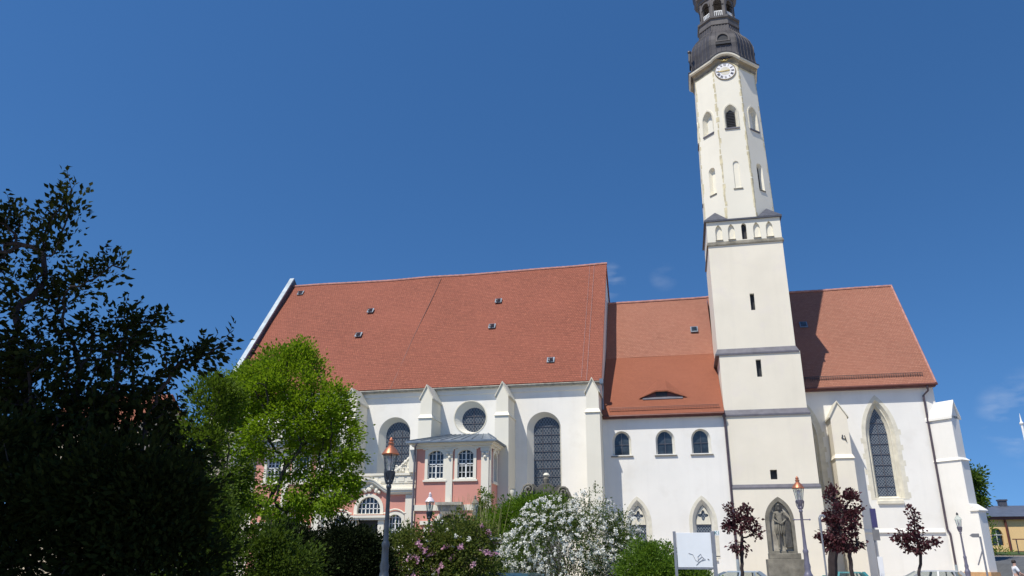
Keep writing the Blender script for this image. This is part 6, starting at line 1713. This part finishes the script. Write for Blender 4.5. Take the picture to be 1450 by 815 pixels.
# ================================================================== person with a bicycle on the road
pY = 45.0
pp = at(1435.5, 800, pY); pz = ground_z(pp.x, pY)
hh = (at(1436, 792.5, pY).z - pz)
man = thing('person', 'dark-haired person in white shirt and blue jeans pushing a bicycle along the road', 'person', (pp.x, pY, pz), 0)
k = hh / 1.76
J = [(0, 0, .95, .13, .10), (0, 0, 1.15, .125, .09), (.01, -.01, 1.36, .155, .10), (.02, -.01, 1.48, .055), (.03, -.01, 1.56, .065, .075), (.03, -.01, 1.65, .08, .09), (.03, 0, 1.73, .055),
     (.0, -.19, 1.41, .055), (.14, -.24, 1.15, .042), (.38, -.2, 1.05, .033), (.46, -.19, 1.04, .03),
     (.0, .19, 1.41, .055), (.16, .22, 1.15, .042), (.38, .18, 1.06, .033), (.46, .17, 1.05, .03),
     (0, -.09, .86, .10), (.16, -.1, .48, .065), (.08, -.1, .1, .045), (.2, -.1, .035, .04),
     (0, .09, .86, .10), (-.06, .1, .48, .065), (-.26, .1, .13, .045), (-.16, .1, .045, .04)]
skin_body('body', [tuple(v * k for v in j) for j in J], E_, M['skin'], man)
sh = [J[1], J[2], (.0, -.19, 1.42, .07), (.10, -.235, 1.2, .06), (.0, .19, 1.42, .07), (.11, .22, 1.2, .06), (0, 0, .97, .145, .115), (.015, -.01, 1.455, .075)]
sh = [(a[0], a[1], a[2], a[3] * 1.12, (a[4] if len(a) > 4 else a[3]) * 1.15) for a in sh]
skin_body('shirt', [tuple(v * k for v in j) for j in sh], [(0, 1), (1, 2), (2, 3), (1, 4), (4, 5), (0, 6), (1, 7)], M['shirt'], man)
tr_ = [(0, 0, .97, .145, .11), (0, -.09, .84, .112), (.16, -.1, .48, .08), (.08, -.1, .14, .062), (0, .09, .84, .112), (-.06, .1, .48, .08), (-.25, .1, .17, .062)]
skin_body('trousers', [tuple(v * k for v in j) for j in tr_], [(0, 1), (1, 2), (2, 3), (0, 4), (4, 5), (5, 6)], M['jeans'], man)
m = MB(); m.ball((.02 * k, 0, 1.675 * k), .105 * k, 10, (1.0, .92, .95)); m.build('hair', M['hair'], man, local=True, smooth=True)
m = MB()
for (x, y) in ((.13, -.1), (-.2, .1)): m.ball((x * k, y * k, .05), .09, 8, (1.5, .6, .6))
m.build('shoes', M['iron'], man, local=True, smooth=True)
# bicycle: handlebar under his hands
bk_ = thing('bicycle', 'dark red bicycle pushed by the person in the white shirt', 'bicycle', (pp.x + 0.46, pY, pz))
def loop_tube(m, c, r_, t_, n=28):
    pts = [Vector(c) + V3(r_ * math.cos(2 * math.pi * q / n), 0, r_ * math.sin(2 * math.pi * q / n)) for q in range(n + 1)]
    m.tube(pts, t_, 6, cap=False)
for xx in (-0.5, 0.55):
    e = bpy.data.objects.new('wheel', None); COL.objects.link(e); e.parent = bk_; e.location = (xx + 0.0, 0, 0.34)
    m = MB(); loop_tube(m, (0, 0, 0), 0.33, 0.022); m.build('tyre', M['rubber'], e, local=True)
    m = MB(); loop_tube(m, (0, 0, 0), 0.305, 0.012)
    for q in range(14): t = 2 * math.pi * q / 14; m.tube([(0.02 * math.cos(t), 0.02, 0.02 * math.sin(t)), (0.3 * math.cos(t), 0, 0.3 * math.sin(t))], 0.004, 3)
    m.build('rim', M['chrome'], e, local=True)
m = MB(); P_ = {'ra': (-.5, 0, .34), 'bb': (-.07, 0, .3), 'st': (-.22, 0, .82), 'hd': (.33, 0, .86), 'hl': (.37, 0, .74), 'fa': (.55, 0, .34)}
for a, b in (('ra', 'bb'), ('bb', 'st'), ('ra', 'st'), ('st', 'hl'), ('bb', 'hl'), ('hd', 'hl'), ('hl', 'fa')): m.tube([P_[a], P_[b]], 0.018, 6)
m.build('frame', M['bike_red'], bk_, local=True)
m = MB(); m.tube([(.33, 0, .86), (.31, 0, 1.02)], 0.014, 6); m.tube([(.12, -.28, 1.04), (.26, -.24, 1.06), (.33, 0, 1.03), (.26, .24, 1.06), (.12, .28, 1.04)], 0.014, 6); m.build('handlebar', M['chrome'], bk_, local=True)
m = MB(); m.tube([(-.22, 0, .8), (-.24, 0, .95)], 0.014, 6); m.ball((-.22, 0, .98), .12, 8, (1.25, .7, .35)); m.build('saddle', M['rubber'], bk_, local=True, smooth=True)
